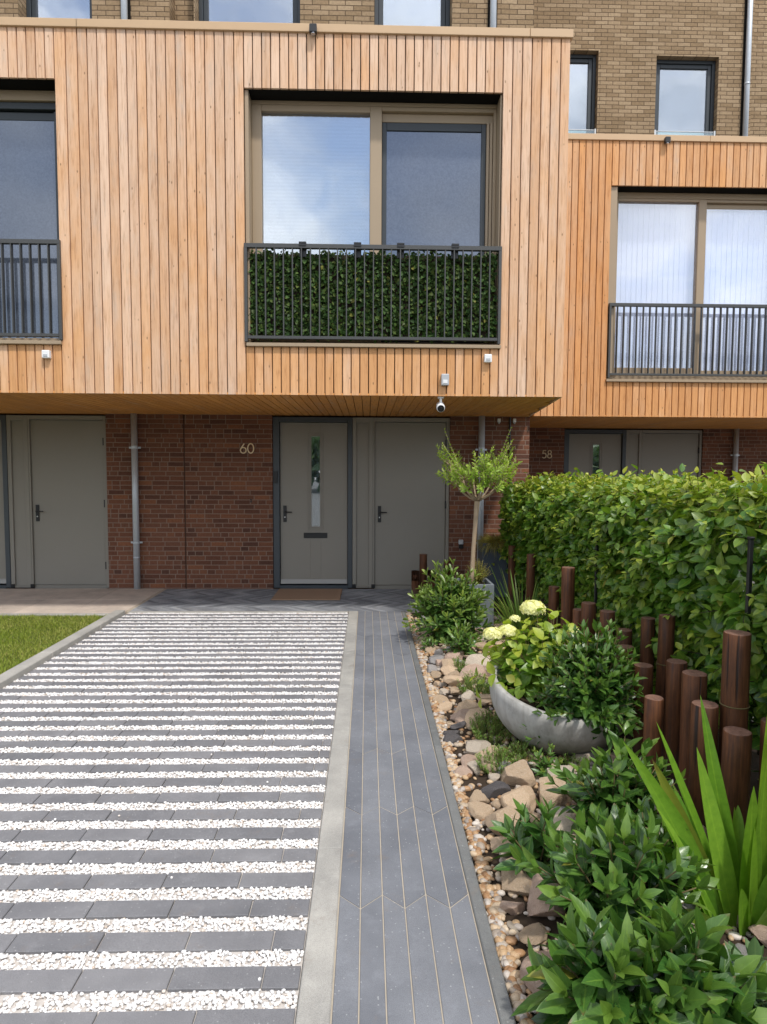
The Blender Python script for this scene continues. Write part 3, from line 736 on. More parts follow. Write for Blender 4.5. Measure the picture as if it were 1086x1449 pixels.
def pane(parent, x0, x1, y, z0, z1, m='glass'):
    b = MB(); b.box(x0, x1, y, y + .006, z0, z1); return b.build('pane', M[m], parent)

def upper_window(h, x0, x1, z0, z1, Y, rev=.14, balustrade=False, blind='ublind', left=0.):
    """opening is cut by the caller; frame sits back in the reveal"""
    f = MB(); fy = Y + rev
    f.frame(x0, x1, z0, z1, fy, fy + .09, .055); f.frame(x0 + .057, x1 - .057, z0 + .057, z1 - .057, fy + .025, fy + .08, .06)
    w = f.build('upper_window', M['anth'], h, bevel=.004)
    pane(w, x0 + .117, x1 - .117, fy + .05, z0 + .117, z1 - .117)
    b = MB(); b.box(x0 + .06, x1 - .06, fy + .13, fy + .14, z0 + .06, z1 - .06); b.build('blind', M[blind], w)  # with the room material, a dark sheet in place of the unlit interior
    if balustrade:
        b = MB(); b.box(x0 + .03, x1 - .03, Y + .03, Y + .042, z0 - .1, z0 + .17); b.build('balustrade_pane', M['glassb'], w)
        b = MB(); b.box(x0 + .001, x0 + .03, Y + .015, Y + .055, z0 - .1, z0 + .19); b.box(x1 - .03, x1 - .001, Y + .015, Y + .055, z0 - .1, z0 + .19); b.box(x0 + .03, x1 - .03, Y + .028, Y + .044, z0 + .17, z0 + .182); b.build('balustrade_post', M['alu'], w, bevel=.002)
    return w

def wall_with_openings(name, m, h, x0, x1, z0, z1, y0, y1, ops):
    b = MB(); xs = x0
    for a, c, za, zb in sorted(ops):
        b.box(xs, a, y0, y1, z0, z1); b.box(a, c, y0, y1, z0, za); b.box(a, c, y0, y1, zb, z1); xs = c
    b.box(xs, x1, y0, y1, z0, z1); return b.build(name, m, h)

def pipe_up(h, x, Y, z0, z1):
    b = MB(); b.tube([(x, Y - .055, z0), (x, Y - .055, z1)], .041, 20)
    for z in (7.9, 9.9):
        if z < z1: b.tube([(x, Y - .055, z - .015), (x, Y - .055, z + .015)], .045, 20)
    p = b.build('downpipe', M['galv'], h)
    for pl in p.data.polygons: pl.use_smooth = len(pl.vertices) == 4
    b = MB(); b.box(x - .06, x + .06, Y - .012, Y - .0005, z0, z1); b.build('dark_pipe_strip', M['dark'], p)  # dark strip along the wall behind the pipe

# ---- house 60
h60 = thing('terraced_house', 'middle brick and larch terraced house numbered 60 with leafy green balcony screen', 'house', (-.3, WY, 0), 'terraced houses in the row')
ground_floor(h60, 0, 0, '60', -1.68, pipe_x=1.515)
box_storey(h60, 0, -2.697, 1.90, 2.168, 5.648, 2.313, (-1.166, 1.265, 2.80, 5.15), (17, 29, 7), M['clad'], .55, 5.722)
Y = FY + .2
w = MB()
w.box(-1.166, -1.129, Y - .17, Y + .1, 2.81, 5.148); w.box(1.25, 1.265, Y - .17, Y + .1, 2.81, 5.148)      # reveal linings
w.box(-1.129, -1.035, Y, Y + .09, 2.86, 5.11); w.box(.015, .131, Y, Y + .09, 2.86, 5.11); w.box(-1.035, .015, Y, Y + .09, 5.05, 5.11); w.box(-1.035, .015, Y, Y + .09, 2.86, 2.98)
w.box(.131, 1.25, Y + .004, Y + .09, 5.072, 5.11); w.box(.131, 1.25, Y + .05, Y + .1, 4.99, 5.072); w.box(1.158, 1.185, Y + .03, Y + .09, 2.86, 4.99); w.box(1.189, 1.215, Y + .015, Y + .09, 2.86, 4.99); w.box(1.219, 1.25, Y, Y + .09, 2.86, 5.072)
w.box(-1.129, 1.25, Y - .0, Y + .1, 5.112, 5.149); w.box(-1.129, 1.25, Y, Y + .1, 2.81, 2.858)
win = w.build('window', M['tan'], h60, bevel=.004)
s = MB(); s.frame(.134, 1.155, 2.87, 4.988, Y + .052, Y + .085, .045, .06, .075); s.build('screen_frame', M['anth'], win, bevel=.003)
s = MB(); s.box(.179, 1.11, Y + .066, Y + .069, 2.93, 4.913); s.build('insect_screen', M['screen'], win)
pane(win, -1.033, .013, Y + .045, 2.982, 5.048)
s = MB(); s.box(-1.05, .03, Y + .1, Y + .11, 2.9, 5.06); s.build('pleated_blind', M['blind'], win)
s = MB(); s.box(-1.155, 1.28, FY - .035, FY + .2, 2.767, 2.80); s.build('sill', M['tan'], win, bevel=.003)
s = MB(); s.box(.131, 1.25, Y + .1, Y + .12, 2.86, 5.0); s.build('unlit_room_sheet', M['room'], win)
s = MB(); s.box(-1.16, 1.262, FY + .028, FY + .2, 5.1495, 5.153); s.build('head_lining', M['dark'], win)
railing(h60, -1.172, 1.276, 2.84, 3.727, FY - .005, 27)
UY = WY
ops = [(-2.21, -.875, 6.3, 9.1), (.07, 1.065, 6.3, 9.1)]
wall_with_openings('upper_brick_wall', M['brick_up'], h60, -2.22, 2.12, 5.5, 10.6, UY, UY + .32, ops)
box_part('niche_wall', M['brick_up'], h60, (-2.525, -2.222, UY + .25, UY + .4, 5.5, 10.6), 0)
upper_window(h60, -2.208, -.877, 6.302, 9.098, UY, .2, blind='room'); upper_window(h60, .072, 1.063, 6.302, 9.098, UY, .2)
pipe_up(h60, 1.585, UY, 5.65, 10.6)
box_part('roof', M['anth'], h60, (-2.52, 2.12, UY - .05, UY + 8, 10.602, 10.75), .01)
box_part('party_wall', M['brick_up'], h60, (1.9, 2.119, UY + .321, UY + 8, 5.5, 10.6), 0)
# ---- house 62 (left)
hl = thing('terraced_house', 'left neighbouring terraced house with plain grey store door, partly cut off by the picture edge', 'house', (-4.9, WY, 0), 'terraced houses in the row')
ground_floor(hl, -4.55, 0, None, 0, wall_x0=-2.42, wall_x1=2.118, pipe_x=1.497)
box_storey(hl, 0, -7.25, -2.697, None, 5.648, 2.313, (-5.345, -2.91, 2.80, 5.20), (21, 29, 2), M['clad'], .5, 5.722)
w = MB(); x0, x1 = -5.345, -2.911
w.box(x0, x1, Y - .0, Y + .12, 5.105, 5.199); w.box(x0, x1, Y + .02, Y + .1, 2.81, 2.87); w.box(-4.2, -4.06, Y + .02, Y + .1, 2.87, 5.105); w.box(x0, x0 + .1, Y + .02, Y + .1, 2.87, 5.105)
win = w.build('window', M['tan'], hl, bevel=.004)
s = MB(); s.box(-4.06, x1, Y + .03, Y + .09, 5.04, 5.103); s.box(x1 - .07, x1, Y + .03, Y + .09, 2.87, 5.04); s.box(x1 - .125, x1 - .075, Y + .045, Y + .09, 2.87, 5.03); s.box(-4.06, x1 - .13, Y + .07, Y + .09, 4.955, 5.03); s.build('screen_frame', M['anth'], win, bevel=.003)
s = MB(); s.box(-4.06, x1 - .128, Y + .075, Y + .078, 2.875, 4.953); s.build('insect_screen', M['screen'], win)
pane(win, x0 + .1, -4.2, Y + .05, 2.87, 5.105)
s = MB(); s.box(x0, x1, Y + .122, Y + .13, 2.82, 5.19); s.build('unlit_room_sheet', M['room'], win)
s = MB(); s.box(x0, x1 + .012, FY - .035, FY + .2, 2.767, 2.80); s.build('sill', M['tan'], win, bevel=.003)
s = MB(); s.box(x0, x1, FY + .028, FY + .2, 5.1995, 5.203); s.build('head_lining', M['dark'], win)
railing(hl, -5.345, -2.89, 2.84, 3.735, FY - .005, 27)
wall_with_openings('upper_brick_wall', M['brick_up'], hl, -7.1, -2.527, 5.5, 10.6, UY, UY + .32, [(-6.6, -5.4, 6.3, 9.1), (-4.42, -3.5, 6.3, 9.1)])
upper_window(hl, -4.418, -3.502, 6.302, 9.098, UY, .2, blind='room'); upper_window(hl, -6.598, -5.402, 6.302, 9.098, UY, .2, blind='room')
pipe_up(hl, -3.075, UY, 5.65, 10.6)
box_part('roof', M['anth'], hl, (-7.1, -2.526, UY - .05, UY + 8, 10.602, 10.75), .01)
# ---- house 58 (right, set back)
oy = 2.25; h58 = thing('terraced_house', 'right terraced house numbered 58, set back behind the hedge with white slatted blinds', 'house', (4.4, WY + oy, 0), 'terraced houses in the row')
ground_floor(h58, 4.58, oy, '58', 2.945, wall_x1=3.3, pipe_x=1.64)
box_storey(h58, oy, 2.19, 7.75, None, 5.84, 2.313, (3.144, 5.60, 2.80, 5.28), (11, 28, 24), M['clad58'], .12, 5.91)
Y2 = FY + oy + .2; w = MB()
w.box(3.144, 3.235, Y2 - .17, Y2 + .1, 2.81, 5.278); w.box(3.235, 3.316, Y2, Y2 + .09, 2.86, 5.2); w.box(4.396, 4.502, Y2, Y2 + .09, 2.86, 5.2); w.box(3.316, 4.396, Y2, Y2 + .09, 5.165, 5.2); w.box(3.316, 4.396, Y2, Y2 + .09, 2.86, 2.985)
w.box(4.502, 5.6, Y2 + .01, Y2 + .09, 5.165, 5.2); w.box(4.502, 5.6, Y2 + .06, Y2 + .1, 5.1, 5.165); w.box(4.502, 5.6, Y2 + .03, Y2 + .09, 2.86, 2.96); w.box(5.52, 5.6, Y2, Y2 + .09, 2.96, 5.1); w.box(3.235, 5.6, Y2, Y2 + .1, 5.202, 5.279); w.box(3.235, 5.6, Y2, Y2 + .1, 2.81, 2.858)
win = w.build('window', M['tan'], h58, bevel=.004)
pane(win, 3.318, 4.394, Y2 + .045, 2.987, 5.163, 'glassc'); pane(win, 4.504, 5.518, Y2 + .06, 2.962, 5.098, 'glassc')
s = MB(); x = 3.28
while x < 5.55:
    a = R(7 + rng.uniform(-2, 2)); s.prism([(x, Y2 + .13), (x + .085 * math.cos(a), Y2 + .13 + .085 * math.sin(a)), (x + .085 * math.cos(a), Y2 + .134 + .085 * math.sin(a)), (x, Y2 + .134)], 2.9, 5.19); x += .072
s.build('vertical_blind', M['vblind'], win)
s = MB(); s.box(3.2, 5.6, Y2 + .3, Y2 + .31, 2.82, 5.25); s.build('unlit_room_sheet', M['room'], win)
s = MB(); s.box(3.13, 5.61, FY + oy - .035, FY + oy + .2, 2.767, 2.80); s.build('sill', M['tan'], win, bevel=.003)
s = MB(); s.box(3.146, 5.598, FY + oy + .028, FY + oy + .2, 5.2795, 5.283); s.build('head_lining', M['dark'], win)
railing(h58, 3.148, 5.60, 2.85, 3.782, FY + oy - .005, 27)
U2 = WY + oy
wall_with_openings('upper_brick_wall', M['brick_up'], h58, 2.125, 6.28, 5.7, 10.9, U2, U2 + .32, [(2.62, 3.735, 7.0, 8.41), (4.69, 5.72, 7.0, 8.35)])
box_part('niche_wall', M['brick_up'], h58, (6.281, 6.7, U2 + .1, U2 + .4, 5.7, 10.9), 0)
upper_window(h58, 2.622, 3.733, 7.002, 8.408, U2, .1, True); upper_window(h58, 4.692, 5.718, 7.002, 8.348, U2, .1, True)
pipe_up(h58, 6.17, U2, 5.8, 10.9)
box_part('roof', M['anth'], h58, (2.13, 6.7, U2 - .05, U2 + 8, 10.902, 11.05), .01)
s = MB(); s.box(-1.56, -1.535, WY - .004, WY - .0005, 1.155, 1.172); s.box(-1.56, -1.535, WY - .004, WY - .0005, 1.18, 1.197); s.build('air_vent', M['black'], h60)

# ------------------------------------------------------------------ small fittings on the houses
def coping_light(x, y, z, label):
    t = thing('spotlight', label, 'spotlight', (x, y, z), 'small black spotlights under the copings')
    b = MB(); b.box(x - .034, x + .034, y - .075, y - .024, z - .04, z + .035); b.build('lamp_body', M['black'], t, bevel=.006)
    b = MB(); b.box(x - .015, x + .015, y - .023, y + .001, z - .03, z + .02); b.build('arm', M['black'], t)
    b = MB(); b.tube([(x, y - .05, z - .0405), (x, y - .05, z - .047)], .022, 14); b.build('lens', M['glassd'], t)
coping_light(-.514, FY, 5.655, 'small black spotlight on the coping above the balcony with green leaves')
coping_light(3.83, FY + oy, 5.83, 'small black spotlight on the coping of the set back right house')
def wall_box(name, x, z, w, hh, m, label, cat, y=FY, grp=None):
    t = thing(name, label, cat, (x, y, z), grp)
    b = MB(); b.box(x - w / 2, x + w / 2, y - .05, y - .0005, z - hh / 2, z + hh / 2); b.build('housing', m, t, bevel=.008, seg=2)
    b = MB(); b.box(x - w * .28, x + w * .28, y - .053, y - .0502, z - hh * .32, z - hh * .02); b.build('sensor_strip', M['greyplas'] if m is M['white'] else M['white'], t, bevel=.001); return t
wall_box('sensor_box', -3.04, 2.672, .072, .075, M['white'], 'white sensor box on the timber at far left below the plain railing', 'sensor', grp='white sensor boxes on the cladding')
wall_box('sensor_box', 1.156, 2.671, .072, .078, M['white'], 'white sensor box on the timber below the right end of the leafy balcony', 'sensor', grp='white sensor boxes on the cladding')
wall_box('junction_box', .745, 2.465, .075, .11, M['greyplas'], 'grey junction box on the timber above the security camera', 'junction box')
t = thing('security_camera', 'white dome headed security camera hanging under the timber soffit', 'security camera', (.715, FY + .06, 2.313))
b = MB(); b.tube([(.715, FY + .06, 2.312), (.715, FY + .06, 2.296)], .032, 18); b.tube([(.715, FY + .06, 2.296), (.715, FY + .055, 2.25)], .013, 10); b.build('mount', M['white'], t)
c0 = Vector((.715, FY + .09, 2.225)); dv = Vector((-.04, -1, -.38)).normalized()
b = MB(); rr = [.02, .034, .04, .041, .041, .038]; b.tube([c0 + dv * s_ for s_ in (-.05, -.042, -.02, .03, .075, .085)], rr, 18); b.build('camera_body', M['white'], t, smooth=True)
b = MB(); b.tube([c0 + dv * .0855, c0 + dv * .094], [.034, .033], 18); b.tube([c0 + dv * .0945, c0 + dv * .099], [.014, .012], 14); b.build('lens', M['black'], t)
for x, lab in ((1.752, 'small white sensor at the top of the brick pier left of the black cable'), (1.958, 'small white sensor at the top of the brick pier right of the black cable')):
    t = thing('motion_sensor', lab, 'sensor', (x, WY, 2.25), 'small white sensors on the brick pier')
    b = MB(); b.box(x - .02, x + .02, WY - .03, WY - .0005, 2.235, 2.285); b.build('base', M['white'], t, bevel=.004); b = MB(); b.tube([(x, WY - .015, 2.236), (x, WY - .02, 2.216)], [.017, .010], 12); b.build('sensor_eye', M['greyplas'], t)
t = thing('wall_socket', 'small grey outdoor socket on the brick wall beside the store door', 'socket', (1.262, WY, .6))
b = MB(); b.box(1.232, 1.292, WY - .045, WY - .0005, .545, .6); b.build('socket_body', M['black'], t, bevel=.006)
b = MB(); b.prism([(WY - .05, .602), (WY - .0005, .602), (WY - .0005, .665), (WY - .035, .655)], 1.23, 1.294, 'x'); b.build('cover', M['greyplas'], t, bevel=.006)
b = MB(); b.tube([(1.90, WY - .02, 2.30), (1.90, WY - .02, 1.9), (1.915, WY - .02, 1.5), (1.935, WY - .02, .9), (1.94, WY - .02, 0.)], .012, 8)
tag(b.build('cable', M['black'], origin=(1.92, WY, 0)), 'black cable running down the brick pier at the right end of the wall', 'cable')

# leafy balcony screen
t = thing('leaf_screen', 'dark green artificial leaf screen fixed behind the balcony bars of the middle house', 'privacy screen', (.05, FY + .05, 2.84))
b = MB(); b.box(-1.13, 1.235, FY + .075, FY + .085, 2.87, 3.66); b.build('backing_mesh', M['twig'], t)
n = 6500; P = np.stack([nr.uniform(-1.135, 1.24, n), FY + .03 + .045 * nr.random(n), nr.uniform(2.865, 3.68, n)], 1)
D = np.stack([nr.normal(0, .7, n), nr.normal(-.35, .35, n), nr.normal(-.5, .6, n)], 1); N = np.stack([nr.normal(0, .5, n), np.full(n, -1.), nr.normal(.4, .4, n)], 1)
L = nr.uniform(.025, .05, n); arr = leaf_arrays(P, D, N, L, L * nr.uniform(.6, .85, n), np.clip(nr.normal(.05, .3, n), 0, 1), 'ovate', .25, .3)
leaf_obj('foliage', arr, M['ivy'], t)
for x in (-.62, -.10, .31, .83):
    b = MB(); b.box(x - .035, x + .035, FY - .034, FY + .024, 3.7275, 3.745); b.box(x - .035, x + .035, FY - .034, FY - .029, 3.705, 3.727); b.box(x - .035, x + .035, FY + .02, FY + .026, 3.62, 3.727); b.build('clip', M['black'], t, bevel=.002)

# doormat
b = MB(); b.prism([(-1.17, 7.9), (-.33, 7.9), (-.325, 8.62), (-1.165, 8.62)], .0025, .016)
tag(b.build('doormat', M['mat'], origin=(-.75, 8.26, 0), bevel=.004), 'brown coir doormat lying before the front door numbered 60', 'doormat')

exec_plants = True
# ------------------------------------------------------------------ planting
def bez(p0, p1, p2, n=6):
    p0, p1, p2 = Vector(p0), Vector(p1), Vector(p2)
    return [(p0 * (1 - t) ** 2 + p1 * 2 * t * (1 - t) + p2 * t * t) for t in [i / n for i in range(n + 1)]]

def shoot_leaves(tip_pts, whorls, per, L, Wd, open0, open1, seed, age_tip=.5, start=.25):
    """leaves round a stem given as points; lower ones open wide, upper ones stand up"""
    r = random.Random(seed); P = []; D = []; N = []; LL = []; A = []
    m = len(tip_pts) - 1; ph = r.uniform(0, 6.3)
    for w in range(whorls):
        f = start + (1 - start) * (w / max(1, whorls - 1)); q = f * m; i = min(int(q), m - 1)
        p = tip_pts[i].lerp(tip_pts[i + 1], q - i); t = (tip_pts[i + 1] - tip_pts[i]).normalized()
        a = t.orthogonal().normalized(); bb = t.cross(a); g = w / max(1, whorls - 1)
        op = R(open0 + (open1 - open0) * g)
        for k in range(per):
            th = ph + 2 * math.pi * k / per + r.uniform(-.3, .3); o2 = op + r.uniform(-.22, .22)
            rad = a * math.cos(th) + bb * math.sin(th)
            d = t * math.cos(o2) + rad * math.sin(o2)
            P.append(p); D.append(d); N.append(t * math.sin(o2) - rad * math.cos(o2) + Vector((r.uniform(-.25, .25), r.uniform(-.25, .25), .15)))
            LL.append(L * (1 - .45 * g * g) * r.uniform(.62, 1.22)); A.append(max(0, g - .65) * 2.2 * age_tip * r.uniform(.4, 1.2))
        ph += math.pi / per + r.uniform(-.2, .2)
    return P, D, N, LL, A

def shrub(name, label, cat, base, rx, ry, h, nshoot, leafL, ratio, m, seed, whorls=5, per=3, group=None, stem=.005, low=.25, open0=85, open1=22, age_tip=.5, curl=.18, shape='lance', lean=(0, 0), start=.3, parent_name='foliage'):
    r = random.Random(seed); bx, by, bz = base; t = thing(name, label, cat, base, group)
    sm = MB(); P = []; D = []; N = []; LL = []; A = []
    for s in range(nshoot):
        # tips spread over a dome
        u = (s + .5) / nshoot; th = s * 2.399963 + r.uniform(-.3, .3); rr = math.sqrt(u) * r.uniform(.85, 1.05)
        z = h * (low + (1 - low) * math.sqrt(max(0, 1 - min(1, rr) ** 2))) * r.uniform(.74, 1.12)
        tip = Vector((bx + rx * rr * math.cos(th) + lean[0] * z, by + ry * rr * math.sin(th) + lean[1] * z, bz + z))
        mid = Vector((bx + .35 * (tip.x - bx) + r.uniform(-.02, .02), by + .35 * (tip.y - by), bz + z * .55))
        pts = bez((bx + r.uniform(-.03, .03), by + r.uniform(-.03, .03), bz - .02), mid, tip, 7)
        sm.tube(pts, [stem * (1.15 - .7 * i / 7) for i in range(8)], 5)
        q = shoot_leaves(pts, whorls, per, leafL, leafL * ratio, open0, open1, seed * 1000 + s, age_tip, start)
        for a_, c_ in zip((P, D, N, LL, A), q): a_ += c_
    sm.build('stem', M['stem'], t, smooth=True)
    LL = np.array(LL); arr = leaf_arrays(np.array([p[:] for p in P]), np.array([p[:] for p in D]), np.array([p[:] for p in N]), LL, LL * ratio * nr.uniform(.85, 1.15, len(LL)), A, shape, nr.uniform(curl * .3, curl * 1.7, len(LL)), .3)
    leaf_obj(parent_name, arr, m, t); return t

# hedge
HX = 1.74
hd = thing('hedge', 'long clipped green hornbeam hedge behind the timber posts on the right', 'hedge', (2.1, 5, 0))
def hedge_top(y): return 1.39 + .016 * (8.2 - y) + .06 * mnoise.noise((y * 1.7, 0, 0)) + .035 * mnoise.noise((y * 6, 3, 0)) 
def hedge_face(y, z): return HX + .12 * mnoise.noise((y * 1.9, z * 2.3, 5.)) + .06 * mnoise.noise((y * 5.5, z * 6, 9.)) + (.08 if z < .5 else 0)
n = 14500; yy_ = nr.uniform(1.5, 8.25, n); zz = nr.uniform(.12, 1., n) ** .9
ht = np.array([hedge_top(a) for a in yy_]); zz = .1 + zz * (ht - .1)
dep = np.abs(nr.normal(0, .12, n))
fx = np.array([hedge_face(a, c) for a, c in zip(yy_, zz)]) + dep
rnd = nr.uniform(.0, .28, n) ** 1
fx += np.maximum(0, zz - ht + .14) * .9            # rounded shoulder
P = np.stack([fx, yy_, zz], 1)
D = np.stack([nr.normal(-.55, .35, n), nr.normal(-.15, .6, n), nr.normal(-.25, .45, n)], 1); N = np.stack([nr.normal(-.75, .4, n), nr.normal(-.25, .4, n), nr.normal(.75, .4, n)], 1)
L = nr.uniform(.055, .10, n); age = np.clip(nr.normal(0, .12, n) + np.clip((zz - ht + .22) * 2.2, 0, .55) * nr.random(n) * 1.3, 0, 1)
A1 = leaf_arrays(P, D, N, L, L * nr.uniform(.64, .80, n), age, 'ovate', nr.uniform(.0, .3, n), .22)
n = 7500; yy_ = nr.uniform(1.5, 8.3, n); xx = nr.uniform(HX + .02, HX + .85, n); ht = np.array([hedge_top(a) for a in yy_])
zz = ht + nr.normal(-.015, .06, n) + .05 * np.array([mnoise.noise((a * 5, c * 5, 1.)) for a, c in zip(xx, yy_)]) - .06 * (np.abs(xx - HX - .42) / .42) ** 3
P = np.stack([xx, yy_, zz], 1); D = np.stack([nr.normal(0, .7, n), nr.normal(-.1, .7, n), nr.normal(.15, .4, n)], 1); N = np.stack([nr.normal(0, .4, n), nr.normal(-.1, .4, n), np.ones(n)], 1)
L = nr.uniform(.04, .075, n); A2 = leaf_arrays(P, D, N, L, L * .64, np.clip(nr.normal(.38, .26, n), 0, 1), 'ovate', nr.uniform(0, .3, n), .3)
# far end and inner filling
n = 3800; P = np.stack([nr.uniform(HX, HX + .8, n), nr.uniform(8.1, 8.35, n), nr.uniform(.1, 1.38, n)], 1)
k = 3000; Q = np.stack([nr.uniform(HX + .15, HX + .75, k), nr.uniform(1.5, 8.2, k), nr.uniform(.05, 1.35, k)], 1); P = np.concatenate([P, Q]); n += k
D = nr.normal(0, 1, (n, 3)); N = nr.normal(0, 1, (n, 3)); L = nr.uniform(.06, .095, n)
A3 = leaf_arrays(P, D, N, L, L * .7, 0., 'ovate', .15, .2)
# upright young shoots along the top
P = []; D = []; N = []; LL = []; A = []; hs = MB()
for s in range(260):
    y0 = rng.uniform(2.2, 8.2); x0 = rng.uniform(HX + .05, HX + .8); z0 = hedge_top(y0) - .05
    tip = Vector((x0 + rng.uniform(-.06, .06), y0 + rng.uniform(-.06, .06), z0 + rng.uniform(.06, .19)))
    pts = bez((x0, y0, z0), (x0, y0, z0 + .06), tip, 4); hs.tube(pts, .0018, 4)
    q = shoot_leaves(pts, 5, 2, .062, .03, 78, 30, s, .9)
    for a_, c_ in zip((P, D, N, LL), q[:4]): a_ += c_
    A += [min(1, a + .5) for a in q[4]]
for s in range(330):
    y0 = rng.uniform(1.9, 8.2); z0 = rng.uniform(.25, 1.35); x0 = hedge_face(y0, z0) + .05
    tip = Vector((x0 - rng.uniform(.07, .17), y0 + rng.uniform(-.12, .10), z0 + rng.uniform(-.06, .06)))
    pts = bez((x0, y0, z0), (x0 - .05, y0, z0 + .03), tip, 4); hs.tube(pts, .0018, 4)
    q = shoot_leaves(pts, 4, 2, .085, .05, 70, 38, 5000 + s, .5)
    for a_, c_ in zip((P, D, N, LL), q[:4]): a_ += c_
    for k_ in range(len(q[0])): N[-1 - k_] = Vector((rng.uniform(-.7, -.2), rng.uniform(-.5, .1), 1.))
    A += [a * .8 + rng.uniform(0, .22) for a in q[4]]
A4 = leaf_arrays(np.array([p[:] for p in P]), np.array([p[:] for p in D]), np.array([p[:] for p in N]), np.array(LL), np.array(LL) * .62, A, 'ovate', .2, .3)
leaf_obj('foliage', join_arrays([A1, A2, A3, A4]), M['hedge'], hd)
for s in range(60):
    y0 = 1.6 + s * .112; x0 = HX + rng.uniform(.2, .6)
    hs.tube(bez((x0, y0, -.02), (x0 + rng.uniform(-.1, .1), y0, .6), (x0 + rng.uniform(-.25, .25), y0 + rng.uniform(-.15, .15), 1.3), 5), [.011, .010, .009, .007, .005, .003], 5)
    for q in range(5):
        z0 = rng.uniform(.2, 1.2); hs.tube([(x0, y0, z0), (HX + rng.uniform(.0, .1), y0 + rng.uniform(-.2, .2), z0 + rng.uniform(.0, .2))], [.005, .002], 4)
hs.build('stem', M['twig'], hd)
for y0, z1, lab in ((2.83, 1.30, 'thin black metal fence post in the hedge near the tallest timber post'), (4.75, 1.12, 'thin black metal fence post in the hedge behind the middle timber posts')):
    t = thing('fence_post', lab, 'fence post', (HX - .046, y0, 0), 'black metal posts in the hedge')
    b = MB(); b.box(HX - .055, HX - .037, y0 - .010, y0 + .010, -.05, z1); b.build('post', M['black'], t, bevel=.002)
    b = MB(); b.box(HX - .058, HX - .034, y0 - .013, y0 + .013, z1 + .0005, z1 + .012); b.build('cap', M['black'], t, bevel=.002)

# timber palisade posts: (x, y, diameter, height)
CAM_H = 1.6
posts = [
 (.704, 8.12, .095, .545, 'taller slim round timber post in the trio beside the store door'),
 (.60, 8.02, .095, .305, 'short left round timber post of the trio beside the store door, against the path'),
 (.80, 8.05, .095, .32, 'short right round timber post of the trio beside the store door'),
 (1.03, 8.30, .09, .44, 'slim round timber post alone before the brick wall below the grey socket'),
 (1.70, 7.55, .085, .72, 'slim dark timber post in the hedge beside the dark blue grey planter'),
 (1.66, 6.55, .085, .75, 'slim timber post rising behind the arching strappy plant'),
 (1.62, 5.55, .09, .60, 'low timber post behind the strappy plant, left of a much taller thick post'),
 (1.545, 4.92, .10, .86, 'tall thick timber post behind the cream flowers, second tallest of the row'),
 (1.53, 4.62, .085, .60, 'stubby timber post at the foot of the tall post behind the cream flowers'),
 (1.56, 4.50, .10, .675, 'timber post just right of the tall one behind the cream flowers'),
 (1.585, 4.20, .095, .68, 'timber post behind the yellow flower at the right of the bowl'),
 (1.625, 4.02, .095, .60, 'split topped timber post in the middle of the row, with its top in shade'),
 (1.56, 3.85, .10, .54, 'timber post touching the right of the dark glossy bush in the bowl'),
 (1.68, 3.82, .08, .72, 'thin dark timber post half hidden between the hedge and split posts'),
 (1.66, 3.55, .085, .80, 'leafy wire banded timber post against the hedge leaves'),
 (1.50, 3.45, .10, .55, 'straight timber post right of the bowl bush, with a full round top'),
 (1.60, 3.28, .10, .62, 'cracked timber post between two smooth ones below the hedge leaves'),
 (1.545, 2.98, .11, .655, 'thick timber post behind the foremost low one, right part of the row'),
 (1.40, 3.08, .088, .50, 'low timber post in front of the row, its pale top fully in view'),
 (1.46, 2.72, .108, .60, 'stout low timber post with pale oval top near the sword leaves'),
 (1.575, 2.70, .108, .915, 'tallest thick timber post with a wire band, right end of the row'),
 (1.50, 2.55, .105, .55, 'low thick timber post at the foot of the tallest wire banded post'),
 (1.70, 2.62, .09, .56, 'low timber post at the right picture edge beside the tallest one'),
]
for i, (x, y, d, hh, lab) in enumerate(posts):
    b = MB(); r = d / 2; nseg = 26; tx, ty = rng.uniform(-.012, .012), rng.uniform(-.012, .012)
    zs = [-.05, .15, .35, hh * .75, hh - .004, hh]; vs = []
    for k, z in enumerate(zs):
        for s in range(nseg):
            th = 2 * math.pi * s / nseg; rr = r * (1 + .02 * math.sin(3 * th + i) + .012 * math.sin(7 * th + 2 * i)) * (1.02 - .03 * z) * (.93 if k == 5 else 1)
            vs.append((x + tx * z + rr * math.cos(th), y + ty * z + rr * math.sin(th), z))
    fs = [(k * nseg + s, k * nseg + (s + 1) % nseg, (k + 1) * nseg + (s + 1) % nseg, (k + 1) * nseg + s) for k in range(5) for s in range(nseg)] + [tuple(5 * nseg + s for s in range(nseg))]
    b.add(vs, fs)
    if 'a wire band' in lab or 'leafy wire' in lab:
        t = thing('timber_post', lab, 'timber post', (x, y, 0), 'round timber palisade posts')
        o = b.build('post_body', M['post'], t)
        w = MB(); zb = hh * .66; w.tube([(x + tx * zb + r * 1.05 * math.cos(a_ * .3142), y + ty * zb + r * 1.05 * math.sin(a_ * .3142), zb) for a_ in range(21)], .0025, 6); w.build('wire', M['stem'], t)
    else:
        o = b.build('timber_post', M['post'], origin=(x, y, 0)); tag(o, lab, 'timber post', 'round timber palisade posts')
    for pl in o.data.polygons: pl.use_smooth = len(pl.vertices) == 4

